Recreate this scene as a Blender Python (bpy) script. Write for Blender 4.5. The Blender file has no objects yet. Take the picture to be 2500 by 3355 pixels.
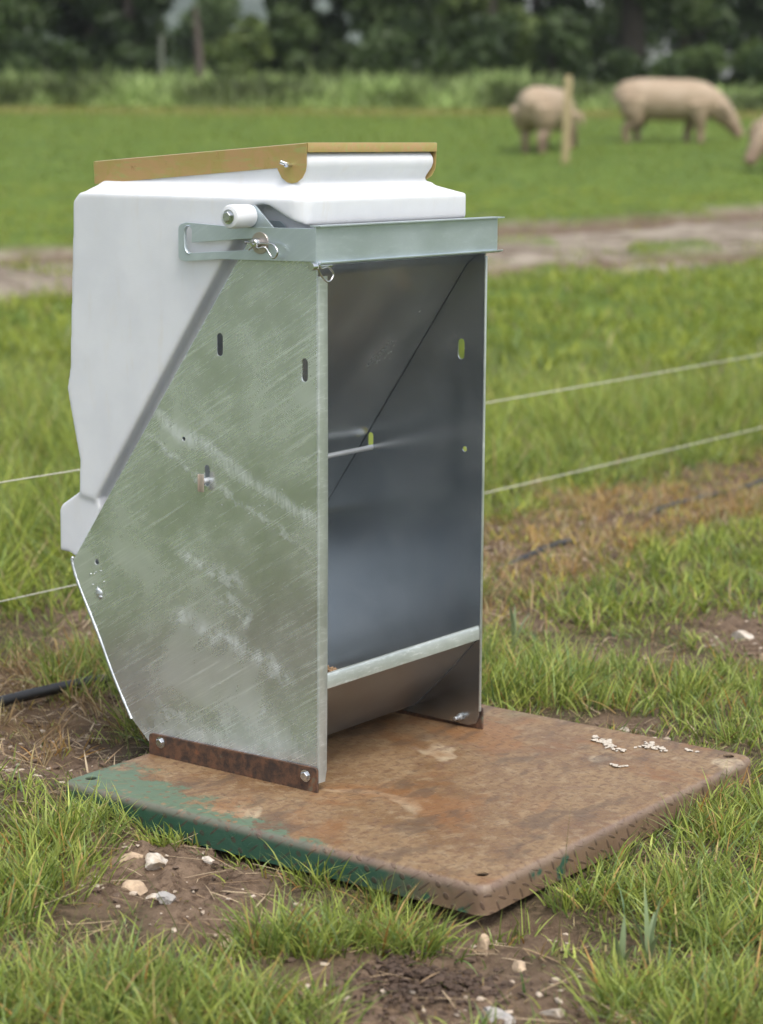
import bpy, bmesh, math, random
import numpy as np
from mathutils import Matrix, Vector
R = math.radians
random.seed(7)
rng = np.random.default_rng(11)
scn = bpy.context.scene
col = scn.collection

# ------------------------------------------------------------------ camera
CAM_H = 1.14
PITCH, ROLL, YAW = R(9.97044), R(0.33869), R(53.41182)
def rotx(t): return np.array([[1, 0, 0], [0, math.cos(t), -math.sin(t)], [0, math.sin(t), math.cos(t)]])
def roty(t): return np.array([[math.cos(t), 0, math.sin(t)], [0, 1, 0], [-math.sin(t), 0, math.cos(t)]])
CR = roty(ROLL) @ rotx(PITCH)
cd = bpy.data.cameras.new("camera")
cam = bpy.data.objects.new("camera", cd)
col.objects.link(cam)
m = Matrix.Identity(4)
for i in range(3):
    m[i][0], m[i][1], m[i][2] = CR[0][i], CR[2][i], -CR[1][i]
m[2][3] = CAM_H
cam.matrix_world = m
cd.sensor_fit = 'VERTICAL'; cd.sensor_height = 36.0; cd.sensor_width = 36.0
cd.lens = 36.0 * 7075.86 / 3355.0
cd.clip_start = 0.05; cd.clip_end = 3000
cd.dof.use_dof = True; cd.dof.focus_distance = 3.62; cd.dof.aperture_fstop = 4.0
scn.camera = cam

# ------------------------------------------------------------------ sky, sun, exposure
SUN_EL, SUN_AZ = R(62), R(150)            # azimuth from +Y towards +X
w = bpy.data.worlds.new("World"); scn.world = w; w.use_nodes = True
wt = w.node_tree; wt.nodes.clear()
sky = wt.nodes.new('ShaderNodeTexSky'); sky.sky_type = 'NISHITA'; sky.sun_disc = False
sky.sun_elevation = SUN_EL; sky.sun_rotation = SUN_AZ
sky.air_density = 1.0; sky.dust_density = 4.0; sky.ozone_density = 1.0
hs = wt.nodes.new('ShaderNodeHueSaturation'); hs.inputs['Saturation'].default_value = 0.45
bg = wt.nodes.new('ShaderNodeBackground'); bg.inputs[1].default_value = 0.15
wo = wt.nodes.new('ShaderNodeOutputWorld')
wt.links.new(sky.outputs[0], hs.inputs['Color']); wt.links.new(hs.outputs[0], bg.inputs[0]); wt.links.new(bg.outputs[0], wo.inputs[0])
sd = bpy.data.lights.new("sun", 'SUN'); sd.energy = 0.8; sd.angle = R(30); sd.color = (1.0, 0.95, 0.88)
sun = bpy.data.objects.new("sun", sd); col.objects.link(sun)
sdir = Vector((math.sin(SUN_AZ) * math.cos(SUN_EL), math.cos(SUN_AZ) * math.cos(SUN_EL), math.sin(SUN_EL)))
sun.rotation_euler = sdir.to_track_quat('Z', 'Y').to_euler(); sun.location = sdir * 20
scn.view_settings.view_transform = 'Standard'; scn.view_settings.look = 'None'
scn.view_settings.exposure = 0.95; scn.view_settings.gamma = 1.0
scn.render.engine = 'CYCLES'
scn.cycles.max_bounces = 8; scn.cycles.transparent_max_bounces = 8
scn.cycles.use_denoising = True

# ------------------------------------------------------------------ helpers: objects
def tag(o, label=None, cat=None, group=None, kind=None):
    if label: o['label'] = label
    if cat: o['category'] = cat
    if group: o['group'] = group
    if kind: o['kind'] = kind
    return o
def empty(name, loc=(0, 0, 0), rz=0.0):
    o = bpy.data.objects.new(name, None); col.objects.link(o)
    o.location = loc; o.rotation_euler = (0, 0, rz); o.empty_display_size = 0.05
    return o
def link(name, me, mats, parent=None):
    o = bpy.data.objects.new(name, me); col.objects.link(o)
    if mats is not None:
        me.materials.clear()
        for q in (mats if isinstance(mats, (list, tuple)) else [mats]): me.materials.append(q)
    if parent is not None: o.parent = parent
    return o
def sharp(me, ang=35):
    me.polygons.foreach_set('use_smooth', [True] * len(me.polygons)); me.set_sharp_from_angle(angle=R(ang)); me.update()
class MB:
    def __init__(s): s.v = []; s.f = []
    def add(s, v, f, M=None):
        k = len(s.v)
        if M is not None: v = [tuple(M @ Vector(p)) for p in v]
        s.v += [tuple(p) for p in v]; s.f += [tuple(i + k for i in q) for q in f]
        return s
    def mesh_in(s, me, M=None):
        return s.add([v.co[:] for v in me.vertices], [p.vertices[:] for p in me.polygons], M)
    def box(s, a, b, M=None):
        (x0, y0, z0), (x1, y1, z1) = a, b
        return s.add([(x0, y0, z0), (x1, y0, z0), (x1, y1, z0), (x0, y1, z0), (x0, y0, z1), (x1, y0, z1), (x1, y1, z1), (x0, y1, z1)],
                     [(0, 3, 2, 1), (4, 5, 6, 7), (0, 1, 5, 4), (1, 2, 6, 5), (2, 3, 7, 6), (3, 0, 4, 7)], M)
    def rings(s, rs, cap=True, closed=False, M=None):
        n = len(rs[0]); v = [p for r in rs for p in r]; f = []
        L = len(rs)
        for i in range(L if closed else L - 1):
            a, b = i * n, ((i + 1) % L) * n
            for j in range(n): f.append((a + j, a + (j + 1) % n, b + (j + 1) % n, b + j))
        if cap and not closed: f += [tuple(range(n))[::-1], tuple(range((L - 1) * n, L * n))]
        return s.add(v, f, M)
    def tube(s, pts, r, n=10, cap=True, closed=False, sq=1.0):
        P = [Vector(p) for p in pts]; rs = r if isinstance(r, (list, tuple)) else [r] * len(P)
        out = []; prev = None; L = len(P)
        for i in range(L):
            if closed: t = P[(i + 1) % L] - P[i - 1]
            else: t = P[min(i + 1, L - 1)] - P[max(i - 1, 0)]
            t.normalize()
            if prev is None:
                a = Vector((0, 0, 1)) if abs(t.z) < 0.9 else Vector((1, 0, 0)); u = t.cross(a).normalized()
            else:
                u = prev - t * prev.dot(t); u.normalize()
            prev = u; q = t.cross(u)
            out.append([P[i] + (u * math.cos(2 * math.pi * k / n) + q * math.sin(2 * math.pi * k / n) * sq) * rs[i] for k in range(n)])
        return s.rings([[tuple(p) for p in r_] for r_ in out], cap, closed)
    def lathe(s, prof, M=None, n=24):            # profile (radius, height) about local z
        rs = [[(r * math.cos(2 * math.pi * k / n), r * math.sin(2 * math.pi * k / n), z) for k in range(n)] for r, z in prof]
        return s.rings(rs, True, False, M)
    def mesh(s, name='mesh'):
        me = bpy.data.meshes.new(name); me.from_pydata(s.v, [], s.f); me.update(); return me
    def build(s, name, mat, parent=None, ang=35, bevel=0.0, seg=2):
        me = s.mesh(name)
        b = bmesh.new(); b.from_mesh(me); bmesh.ops.recalc_face_normals(b, faces=b.faces)
        if bevel:
            es = [e for e in b.edges if len(e.link_faces) == 2 and e.calc_face_angle(0) > R(30)]
            bmesh.ops.bevel(b, geom=es, offset=bevel, segments=seg, affect='EDGES', profile=0.6, clamp_overlap=True)
        b.to_mesh(me); b.free(); sharp(me, ang)
        return link(name, me, mat, parent)
def smooth_path(P, k=6, closed=False):
    P = [Vector(p) for p in P]; out = []; L = len(P)
    for i in range(L if closed else L - 1):
        g = (lambda j: P[j % L]) if closed else (lambda j: P[min(max(j, 0), L - 1)])
        a, b, c, d = g(i - 1), g(i), g(i + 1), g(i + 2)
        for j in range(k):
            t = j / k
            out.append(0.5 * (2 * b + (c - a) * t + (2 * a - 5 * b + 4 * c - d) * t * t + (3 * b - a - 3 * c + d) * t ** 3))
    if not closed: out.append(P[-1])
    return out
def evaluated(o):
    bpy.context.view_layer.update()
    me = bpy.data.meshes.new_from_object(o.evaluated_get(bpy.context.evaluated_depsgraph_get()))
    return me
def drop(o):
    d = o.data; bpy.data.objects.remove(o)
    if isinstance(d, bpy.types.Mesh): bpy.data.meshes.remove(d)
    else: bpy.data.curves.remove(d)
YZX = Matrix(((0, 0, 1, 0), (1, 0, 0, 0), (0, 1, 0, 0), (0, 0, 0, 1)))     # drawing (u,v) -> (Y,Z), thickness -> X
def sheet(outline, holes, t, M, bev=0.0006):
    c = bpy.data.curves.new('drawing', 'CURVE'); c.dimensions = '2D'; c.fill_mode = 'BOTH'
    c.extrude = max(t / 2 - bev, 1e-4); c.bevel_depth = bev; c.bevel_resolution = 1; c.offset = -bev
    for loop in [outline] + list(holes):
        s = c.splines.new('POLY'); s.points.add(len(loop) - 1)
        for p, q in zip(s.points, loop): p.co = (q[0], q[1], 0, 1)
        s.use_cyclic_u = True
    o = bpy.data.objects.new('drawing', c); col.objects.link(o)
    me = evaluated(o); drop(o); me.transform(M); me.materials.clear()
    return me
def round_poly(P, rad, n=5):
    out = []; L = len(P)
    for i in range(L):
        r = rad[i] if isinstance(rad, (list, tuple)) else rad
        a, b, c = Vector(P[i - 1]), Vector(P[i]), Vector(P[(i + 1) % L])
        if r <= 0: out.append(tuple(b)); continue
        u = (a - b).normalized(); v = (c - b).normalized()
        h = math.acos(max(-1, min(1, u.dot(v)))) / 2
        d = min(r / math.tan(h), 0.49 * (a - b).length, 0.49 * (c - b).length)
        p0, p1 = b + u * d, b + v * d
        for k in range(n + 1):
            t = k / n; out.append(tuple(p0 * (1 - t) ** 2 + b * 2 * t * (1 - t) + p1 * t * t))
    return out
def circle(c, r, n=16): return [(c[0] + r * math.cos(2 * math.pi * k / n), c[1] + r * math.sin(2 * math.pi * k / n)) for k in range(n)]
def slot(c, w_, h, n=8):
    r = w_ / 2; o = []
    for k in range(n + 1): a = math.pi * k / n; o.append((c[0] + r * math.cos(a), c[1] + h / 2 - r + r * math.sin(a)))
    for k in range(n + 1): a = math.pi + math.pi * k / n; o.append((c[0] + r * math.cos(a), c[1] - h / 2 + r + r * math.sin(a)))
    return o

# ------------------------------------------------------------------ helpers: materials
class NT:
    def __init__(s, name):
        s.m = bpy.data.materials.new(name); s.m.use_nodes = True
        s.t = s.m.node_tree; s.t.nodes.clear()
        s.out = s.t.nodes.new('ShaderNodeOutputMaterial'); s.p = s.t.nodes.new('ShaderNodeBsdfPrincipled')
        s.t.links.new(s.p.outputs[0], s.out.inputs[0]); s._c = {}
    def n(s, typ, ins=None, **props):
        k = s.t.nodes.new('ShaderNode' + typ)
        for a, b in props.items(): setattr(k, a, b)
        for a, b in (ins or {}).items(): s.set(k.inputs[a], b)
        return k
    def set(s, sock, val):
        if isinstance(val, bpy.types.NodeSocket): s.t.links.new(val, sock)
        elif isinstance(val, bpy.types.Node): s.t.links.new(val.outputs[0], sock)
        else: sock.default_value = val
    def P(s, **kw):
        for a, b in kw.items(): s.set(s.p.inputs[a.replace('_', ' ')], b)
        return s
    def coord(s, kind='Object'):
        if kind not in s._c: s._c[kind] = s.n('TexCoord').outputs[kind]
        return s._c[kind]
    def map(s, v, scale=(1, 1, 1), rot=(0, 0, 0), loc=(0, 0, 0)):
        return s.n('Mapping', {'Vector': v, 'Scale': scale, 'Rotation': rot, 'Location': loc}).outputs[0]
    def noise(s, v, scale, detail=4, rough=0.55, dist=0.0):
        return s.n('TexNoise', {'Vector': v, 'Scale': scale, 'Detail': detail, 'Roughness': rough, 'Distortion': dist}).outputs[0]
    def vor(s, v, scale, feature='F1', out=0, rand=1.0):
        return s.n('TexVoronoi', {'Vector': v, 'Scale': scale, 'Randomness': rand}, feature=feature).outputs[out]
    def ma(s, op, a, b=0.0, c=0.0, clamp=False):
        k = s.n('Math', operation=op, use_clamp=clamp)
        for i, v in enumerate((a, b, c)): s.set(k.inputs[i], v)
        return k.outputs[0]
    def ramp(s, f, lo, hi, a=0.0, b=1.0, smooth=True):
        k = s.n('MapRange', {'Value': f, 'From Min': lo, 'From Max': hi, 'To Min': a, 'To Max': b}, interpolation_type='SMOOTHSTEP' if smooth else 'LINEAR')
        return k.outputs[0]
    def mix(s, f, a, b, mode='MIX'):
        k = s.n('Mix', data_type='RGBA', blend_type=mode)
        s.set(k.inputs[0], f)
        for i, v in ((6, a), (7, b)):
            s.set(k.inputs[i], v if not isinstance(v, tuple) else (*v, 1.0)[:4])
        return k.outputs[2]
    def sep(s, v): return s.n('SeparateXYZ', {'Vector': v}).outputs
    def bump(s, h, strength=0.3, dist=0.01, nrm=None):
        d = {'Height': h, 'Strength': strength, 'Distance': dist}
        if nrm is not None: d['Normal'] = nrm
        return s.n('Bump', d).outputs[0]
def plain(name, c, rough=0.6, metal=0.0, var=0.15, scale=30, bump=0.0):
    k = NT(name); v = k.coord(); f = k.noise(v, scale)
    k.P(Base_Color=k.mix(f, tuple(x * (1 - var) for x in c), tuple(min(1, x * (1 + var)) for x in c)), Roughness=rough, Metallic=metal)
    if bump: k.P(Normal=k.bump(k.noise(v, scale * 3), bump, 0.004))
    return k.m

def galv(name, c0=(0.42, 0.44, 0.43), c1=(0.66, 0.69, 0.69), rough=0.36, metal=0.85, marks=False, fine=True, streak=0.5):
    k = NT(name); v = k.coord()
    cloud = k.noise(v, 5.5, 5, 0.6, 0.4)
    vs = k.map(k.map(v, (1, 1, 1), (R(31), 0, 0)), (26, 3.2, 150)); st = k.noise(vs, 1.6, 8, 0.78)
    vs2 = k.map(k.map(v, (1, 1, 1), (R(-10), 0, 0)), (26, 100, 7)); st2 = k.noise(vs2, 1.6, 6, 0.72)
    grain = k.noise(v, 420, 2)
    f = k.ma('ADD', k.ma('MULTIPLY', k.ramp(cloud, .3, .7), 0.45), k.ma('MULTIPLY', k.ramp(st, .50, .68), streak))
    f = k.ma('ADD', f, k.ma('MULTIPLY', k.ramp(st2, .55, .8), streak * 0.45))
    f = k.ma('ADD', f, k.ma('MULTIPLY', k.ma('SUBTRACT', grain, 0.5), 0.2), clamp=True)
    base = k.mix(f, c0, c1)
    rgh = k.ma('ADD', rough - 0.03, k.ma('MULTIPLY', f, 0.10))
    met = k.ma('SUBTRACT', metal, k.ma('MULTIPLY', f, 0.25))
    if marks:
        x, y, z = k.sep(v)
        wob = k.ma('MULTIPLY', k.ma('SUBTRACT', k.noise(v, 16, 4, .6), 0.5), 0.05)
        def line(y0, z0, y1, z1, wd, mask_y=None):
            L = math.hypot(y1 - y0, z1 - z0); a, b = -(z1 - z0) / L, (y1 - y0) / L; c = -(a * y0 + b * z0)
            d = k.ma('ADD', k.ma('ADD', k.ma('MULTIPLY', y, a), k.ma('MULTIPLY', z, b)), c)
            d = k.ma('ADD', d, wob)
            g = k.ma('SUBTRACT', 1.0, k.ramp(k.ma('ABSOLUTE', d), 0.0, wd))
            ux, uz = (y1 - y0) / L, (z1 - z0) / L
            t = k.ma('ADD', k.ma('MULTIPLY', y, ux / L), k.ma('ADD', k.ma('MULTIPLY', z, uz / L), -(y0 * ux + z0 * uz) / L))
            e = k.ma('MULTIPLY', k.ramp(t, -.08, .08), k.ma('SUBTRACT', 1.0, k.ramp(t, .9, 1.08)))
            return k.ma('MULTIPLY', g, e)
        brk = k.ramp(k.noise(v, 38, 6, .75), .38, .68)
        rip = k.ramp(k.noise(k.map(v, (10, 200, 30), (R(-20), 0, 0)), 1, 3, .6), .35, .65)
        g = k.ma('MULTIPLY', line(.375, .578, -.01, .415, .020), k.ma('ADD', .3, k.ma('MULTIPLY', rip, .6)))
        for a in ((.385, .533, .01, .37, .012), (.33, .226, .15, .19, .030), (.19, .20, .05, .15, .026), (.31, .33, .16, .30, .022),
                  (.36, .05, .03, -.03, .030), (.15, .05, .095, .10, .010), (.22, .28, .14, .24, .03)):
            g = k.ma('MAXIMUM', g, k.ma('MULTIPLY', line(*a), brk))
        low = k.ma('MULTIPLY', k.ma('SUBTRACT', 1.0, k.ramp(z, -.03, .16)), k.ma('MULTIPLY', k.ramp(k.noise(v, 9, 5, .65), .38, .62), .75))
        g = k.ma('MAXIMUM', g, low)
        spk = k.ma('MULTIPLY', k.ma('LESS_THAN', k.vor(v, 55), .05), k.ma('GREATER_THAN', k.noise(v, 8), .52))
        g = k.ma('MAXIMUM', g, spk)
        base = k.mix(k.ma('MULTIPLY', g, .48), base, (.74, .78, .80)); met = k.ma('SUBTRACT', met, k.ma('MULTIPLY', g, .35)); met = k.ma('SUBTRACT', met, spk, clamp=True)
        h = k.ma('ADD', k.ma('MULTIPLY', g, .5), k.ma('MULTIPLY', st, .12))
        k.P(Normal=k.bump(k.ma('ADD', h, k.ma('MULTIPLY', k.noise(v, 4.0, 2, .4), 4.0)), .07, .006))
    else:
        spk = k.ma('MULTIPLY', k.ma('LESS_THAN', k.vor(v, 60), .06), k.ma('GREATER_THAN', k.noise(v, 9), .53))
        if fine: base = k.mix(k.ma('MULTIPLY', spk, .7), base, (.75, .77, .79))
        k.P(Normal=k.bump(k.ma('ADD', k.ma('MULTIPLY', st, .3), k.ma('MULTIPLY', k.noise(v, 4.0, 2, .4), 5.0)), .06, .006))
    k.P(Base_Color=base, Metallic=met, Roughness=rgh)
    return k.m
M_panel = galv('galvanised_panel', (.55, .59, .60), (.90, .94, .96), .27, .86, marks=True, streak=.40)
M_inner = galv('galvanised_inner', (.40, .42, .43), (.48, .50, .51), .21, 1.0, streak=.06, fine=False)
M_trough = galv('galvanised_trough', (.84, .86, .88), (.90, .91, .92), .17, 1.0, streak=.06, fine=False)
M_collar = galv('galvanised_collar', (.46, .53, .56), (.60, .67, .70), .36, .75, fine=False, streak=.35)
M_flange = galv('galvanised_flange', (.46, .50, .48), (.72, .76, .75), .38, .75, streak=.7)
M_zinc = plain('bright_zinc', (.58, .60, .62), .25, 1.0, .12, 90)
M_steel = plain('sprung_steel', (.60, .60, .60), .18, 1.0, .05, 60)
M_bead = plain('weld_bead', (.55, .58, .60), .42, .9, .2, 120, .3)
def mk_white():
    k = NT('white_polythene'); v = k.coord()
    f = k.noise(v, 7, 5, .6); s = k.ramp(k.noise(k.map(v, (14, 14, 3)), 3, 5, .7), .52, .8)
    b = k.mix(k.ramp(f, .35, .7), (.665, .68, .70), (.61, .625, .65)); b = k.mix(k.ma('MULTIPLY', s, .35), b, (.60, .56, .48))
    spk = k.ma('LESS_THAN', k.vor(v, 42), .035); b = k.mix(k.ma('MULTIPLY', spk, .25), b, (.5, .45, .36))
    k.P(Base_Color=b, Roughness=.5, Specular_IOR_Level=.3, Normal=k.bump(k.ma('ADD', k.noise(v, 500, 2), k.ma('MULTIPLY', f, 6)), .06, .004))
    k.p.inputs['Subsurface Weight'].default_value = .25; k.p.inputs['Subsurface Radius'].default_value = (.02, .018, .015)
    k.p.inputs['Subsurface Scale'].default_value = .5
    return k.m
M_white = mk_white()
def mk_gold():
    k = NT('yellow_passivated_zinc'); v = k.coord()
    f = k.noise(v, 18, 4, .6, 1.0); g = k.noise(k.map(v, (60, 10, 60)), 2, 4, .6)
    b = k.mix(k.ramp(f, .35, .65), (.46, .35, .12), (.54, .34, .16)); b = k.mix(k.ramp(g, .5, .75), b, (.42, .42, .15))
    b = k.mix(k.ramp(k.noise(v, 45, 5, .7), .60, .8), b, (.30, .17, .06))
    k.P(Base_Color=b, Metallic=.6, Roughness=.40, Normal=k.bump(k.noise(v, 150), .08, .003)); return k.m
M_gold = mk_gold()
def mk_rust():
    k = NT('rusted_steel'); v = k.coord()
    f = k.noise(v, 60, 6, .7); g = k.noise(v, 26, 4, .6)
    b = k.mix(k.ramp(f, .35, .65), (.035, .022, .016), (.12, .058, .03)); b = k.mix(k.ramp(g, .58, .72), b, (.20, .075, .03))
    b = k.mix(k.ma('MULTIPLY', k.ramp(k.noise(v, 33, 4), .62, .72), .6), b, (.09, .12, .085))
    k.P(Base_Color=b, Roughness=.8, Normal=k.bump(f, .5, .003)); return k.m
M_rust = mk_rust()
def mk_base():
    k = NT('rusty_treadplate'); v = k.coord(); x, y, z = k.sep(v)
    # raised lozenges of the tread, two directions in a chequer
    zz_ = k.ma('MULTIPLY', k.ma('ADD', z, .0352), .8); vw = k.n('CombineXYZ', {'X': k.ma('ADD', x, zz_), 'Y': k.ma('ADD', y, zz_)}).outputs[0]
    def loz(ang, ox, oy, L=.0088, wd=.0028, S=.029):
        q = k.map(vw, (1, 1, 1), (0, 0, R(ang)), (0, 0, 0)); a, b, _ = k.sep(q)
        a = k.ma('SUBTRACT', k.ma('FRACT', k.ma('ADD', k.ma('MULTIPLY', a, 1 / S), ox)), .5); b = k.ma('SUBTRACT', k.ma('FRACT', k.ma('ADD', k.ma('MULTIPLY', b, 1 / S), oy)), .5)
        a = k.ma('MULTIPLY', a, S / L); b = k.ma('MULTIPLY', b, S / wd)
        return k.ma('SUBTRACT', 1.0, k.ramp(k.ma('ADD', k.ma('MULTIPLY', a, a), k.ma('MULTIPLY', b, b)), .45, 1.0))
    t1 = loz(25, 0, 0); t2 = loz(-65, .5, .5); dash = loz(53.4, .1, .2, .0125, .0014, .031); dot = loz(53.4, .55, .65, .0046, .0046, .031)
    tread = k.ma('MAXIMUM', t1, t2)
    n1 = k.noise(v, 7, 6, .65, .6); n2 = k.noise(v, 34, 6, .72); n3 = k.noise(k.map(v, (1.2, 2.4, 1), (0, 0, R(-53))), 30, 5, .7); n4 = k.noise(v, 150, 3, .6)
    top = k.mix(k.ramp(n1, .36, .62), (.150, .084, .036), (.215, .140, .070))
    top = k.mix(k.ma('MULTIPLY', k.ramp(n3, .47, .62), .7), top, (.125, .066, .034))
    top = k.mix(k.ma('MULTIPLY', k.ramp(n2, .5, .66), .6), top, (.275, .20, .115))
    top = k.mix(k.ma('MULTIPLY', k.ramp(k.noise(v, 4.5, 3, .5, .8), .60, .66), .7), top, (.40, .325, .215))
    top = k.mix(k.ma('MULTIPLY', k.ramp(k.noise(v, 17, 4, .6), .62, .72), .6), top, (.11, .05, .03))
    top = k.mix(k.ma('MULTIPLY', k.ramp(n4, .56, .68), .35), top, (.11, .062, .038)); top = k.mix(k.ma('MULTIPLY', k.ramp(k.noise(v, 320, 2, .6), .60, .7), .22), top, (.46, .38, .28))
    top = k.mix(k.ma('MULTIPLY', k.ramp(k.noise(v, 3.2, 4, .6, .7), .50, .62), .55), top, (.195, .082, .024)); top = k.mix(k.ma('MULTIPLY', k.ramp(k.noise(k.map(v, (1, 2.2, 1), (0, 0, R(-53)), (3, 1, 0)), 6, 5, .65), .54, .64), .6), top, (.085, .055, .034))
    # old green paint, left by the far end and on the two shaded skirts
    gx = k.ma('ADD', k.ma('MULTIPLY', x, -4.5), k.ma('MULTIPLY', y, 1.2))
    ge = k.ma('ADD', gx, k.ma('MULTIPLY', k.ma('SUBTRACT', k.noise(v, 22, 8, .78), .5), 1.5))
    gm = k.ramp(ge, .74, .88)
    spot = k.ramp(tread, .2, .6); worn = k.ma('MAXIMUM', k.ma('MULTIPLY', k.ramp(dot, .15, .4), .85), k.ma('MULTIPLY', dash, k.ramp(k.noise(v, 30, 2), .35, .55)))
    grn = k.mix(k.noise(v, 25, 4), (.062, .105, .064), (.110, .160, .100))
    gm = k.ma('MULTIPLY', gm, k.ma('SUBTRACT', 1.0, k.ma('MULTIPLY', worn, .9)))
    gm = k.ma('MULTIPLY', gm, k.ma('SUBTRACT', 1.0, k.ma('MULTIPLY', k.ramp(n2, .56, .68), .9)))
    c = k.mix(gm, top, grn)
    shade_pat = k.ma('MULTIPLY', k.ramp(k.noise(v, 9, 5, .7), .6, .7), k.ramp(y, -.15, .1)); c = k.mix(k.ma('MULTIPLY', shade_pat, .35), c, (.13, .16, .09))  # olive blotches towards the feeder: its shadow put into the plate colour
    skirt = k.ma('SUBTRACT', 1.0, k.ramp(z, -.052, -.043))
    gl = k.ma('MULTIPLY', k.ma('LESS_THAN', x, -.19), k.ramp(k.ma('ADD', k.ma('MULTIPLY', y, 2.0), k.noise(v, 14, 5, .7)), -.45, .05))
    gl = k.ma('MAXIMUM', gl, k.ma('MULTIPLY', k.ramp(k.noise(v, 22, 4), .58, .66), k.ma('LESS_THAN', k.ma('ADD', x, y), -.45)))
    sk = k.mix(gl, k.mix(n2, (.10, .06, .035), (.22, .145, .09)), k.mix(n2, (.016, .058, .036), (.03, .095, .058)))
    sk = k.mix(k.ma('MULTIPLY', spot, .6), sk, (.04, .025, .018))
    c = k.mix(skirt, c, sk)
    edge = k.ma('MULTIPLY', k.ramp(z, -.055, -.044), k.ma('SUBTRACT', 1.0, k.ramp(z, -.040, -.0355)))
    c = k.mix(k.ma('MULTIPLY', edge, .45), c, (.19, .15, .135))
    c = k.mix(k.ma('MULTIPLY', spot, k.ma('MULTIPLY', .38, k.ramp(n1, .42, .58))), c, (.10, .055, .032))
    h = k.ma('ADD', k.ma('ADD', k.ma('MULTIPLY', tread, k.ma('SUBTRACT', .6, k.ma('MULTIPLY', gm, .7), clamp=True)), k.ma('MULTIPLY', dot, k.ma('MULTIPLY', gm, .8))), k.ma('ADD', k.ma('MULTIPLY', n2, .4), k.ma('MULTIPLY', n4, .15)))
    k.P(Base_Color=c, Roughness=k.ramp(n1, .3, .7, .48, .68), Specular_IOR_Level=.5, Normal=k.bump(h, .55, .0035))
    return k.m
M_base = mk_base()
M_feed = plain('feed_pellets', (.29, .185, .10), .85, 0, .35, 150)
M_crumb = plain('pale_feed_crumb', (.46, .41, .34), .85, 0, .12, 90, .4)

# ------------------------------------------------------------------ the feeder (local frame: x across, y to the back, z up)
W = .481
F0 = Vector((-.1053, 3.4706, .0899))
feeder = tag(empty('pig_feeder', F0, YAW), 'galvanised pig feeder with white plastic hopper bolted to a rusty steel base plate', 'pig feeder')
FW = Matrix.Translation(F0) @ Matrix.Rotation(YAW, 4, 'Z')
BACK = [(.5590, .2880), (.5462, .2518), (.4984, .1649), (.4611, .0904), (.4194, .0198), (.376, -.0175)]
def panel(name, x0, mat, flange):
    out = [(0, .895), (.128, .895)] + BACK + ([(.0, -.0195)] if flange else [(.022, -.030), (.006, -.024), (0, -.008)])
    if not flange: out[-4] = (.376, -.0215)
    holes = [slot((.2067, .7001), .0125, .038), slot((.0257, .6698), .0130, .038), slot((.2375, .476), .0120, .036), circle((.2892, .534), .0035, 10),
             circle((.4991, .2945), .0052, 12)]
    if not flange: holes = [slot((.0491, .6665), .0135, .037), slot((.2525, .4799), .0120, .034), circle((.0391, .485), .005, 10)]
    me = sheet(out, holes, .003, Matrix.Translation((x0, 0, 0)) @ YZX); sharp(me)
    return link(name, me, mat, feeder)
pn = panel('side_panel', .0015, M_panel, True)
# folded front flange of the near panel, very slightly bowed
zz = [-.0205, 0, .1, .25, .4, .55, .7, .822]
fb = MB()
ring = []
for z in zz:
    bow = .0022 * math.sin(math.pi * (z + .02) / .84); x1 = .0235 + bow if z > -.01 else .019
    ring.append([(.0002, -.0012, z), (.002, -.0034, z), (x1 - .001, -.0036, z), (x1, -.0026, z), (x1, -.0004, z), (.0002, -.0002, z)])
fb.rings(ring); fb.build('front_flange', M_flange, pn, 50)
bp = MB(); bp.tube(smooth_path([(.0008 + random.uniform(-.0006, .0006), y + .0012, z) for y, z in [(.5560, .2960)] + BACK[:-1]], 8), [.0026 + .0012 * abs(math.sin(i * 1.7)) * random.random() for i in range(41)], 8)
bp.build('weld_seam', M_bead, pn, 60)
wb = MB()
for (y, z, r) in ((.4944, .238, .0085), (.497, .243, .005), (.4915, .2325, .005)): wb.lathe([(r, 0), (r * .9, .0012), (r * .5, .0026), (.0002, .003)], Matrix.Translation((-.0002, y, z)) @ Matrix.Rotation(R(-90), 4, 'Y'), 12)
for i in range(7):
    wb.lathe([(.0016, 0), (.001, .0012), (.0002, .0016)], Matrix.Translation((-.0002, .497 + random.uniform(-.02, .022), .262 + random.uniform(-.015, .018))) @ Matrix.Rotation(R(-90), 4, 'Y'), 6)
wb.build('weld_spatter', M_bead, pn, 60)
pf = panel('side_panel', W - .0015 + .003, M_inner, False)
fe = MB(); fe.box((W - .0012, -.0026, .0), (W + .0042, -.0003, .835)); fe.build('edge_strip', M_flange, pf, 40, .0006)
# trough sheet: front slope, floor, curved back (one folded sheet)
prof = [(.004, .140), (.060, .078), (.138, -.002), (.150, -.009), (.170, -.011), (.26, -.012), (.33, -.008), (.385, .010), (.43, .052), (.470, .115), (.505, .185), (.535, .245), (.553, .292)]
pts = [Vector((0, y, z)) for y, z in prof]
pp = smooth_path(pts, 5)
tr = MB()
top = [(p.y, p.z) for p in pp]
rr = []
for i, (y, z) in enumerate(top):
    a = top[max(i - 1, 0)]; b = top[min(i + 1, len(top) - 1)]; d = Vector((b[0] - a[0], b[1] - a[1])).normalized(); nx, nz = -d.y, d.x
    rr.append([(.0035, y, z), (W - .0035, y, z), (W - .0035, y - nx * .0022, z - nz * .0022), (.0035, y - nx * .0022, z - nz * .0022)])
k0 = 11; tr.rings(rr[k0:]); trough = tr.build('trough', M_trough, feeder, 40)
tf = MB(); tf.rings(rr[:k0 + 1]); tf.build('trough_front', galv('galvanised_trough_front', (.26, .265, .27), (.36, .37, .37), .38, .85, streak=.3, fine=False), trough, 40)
lp = MB()
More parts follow.
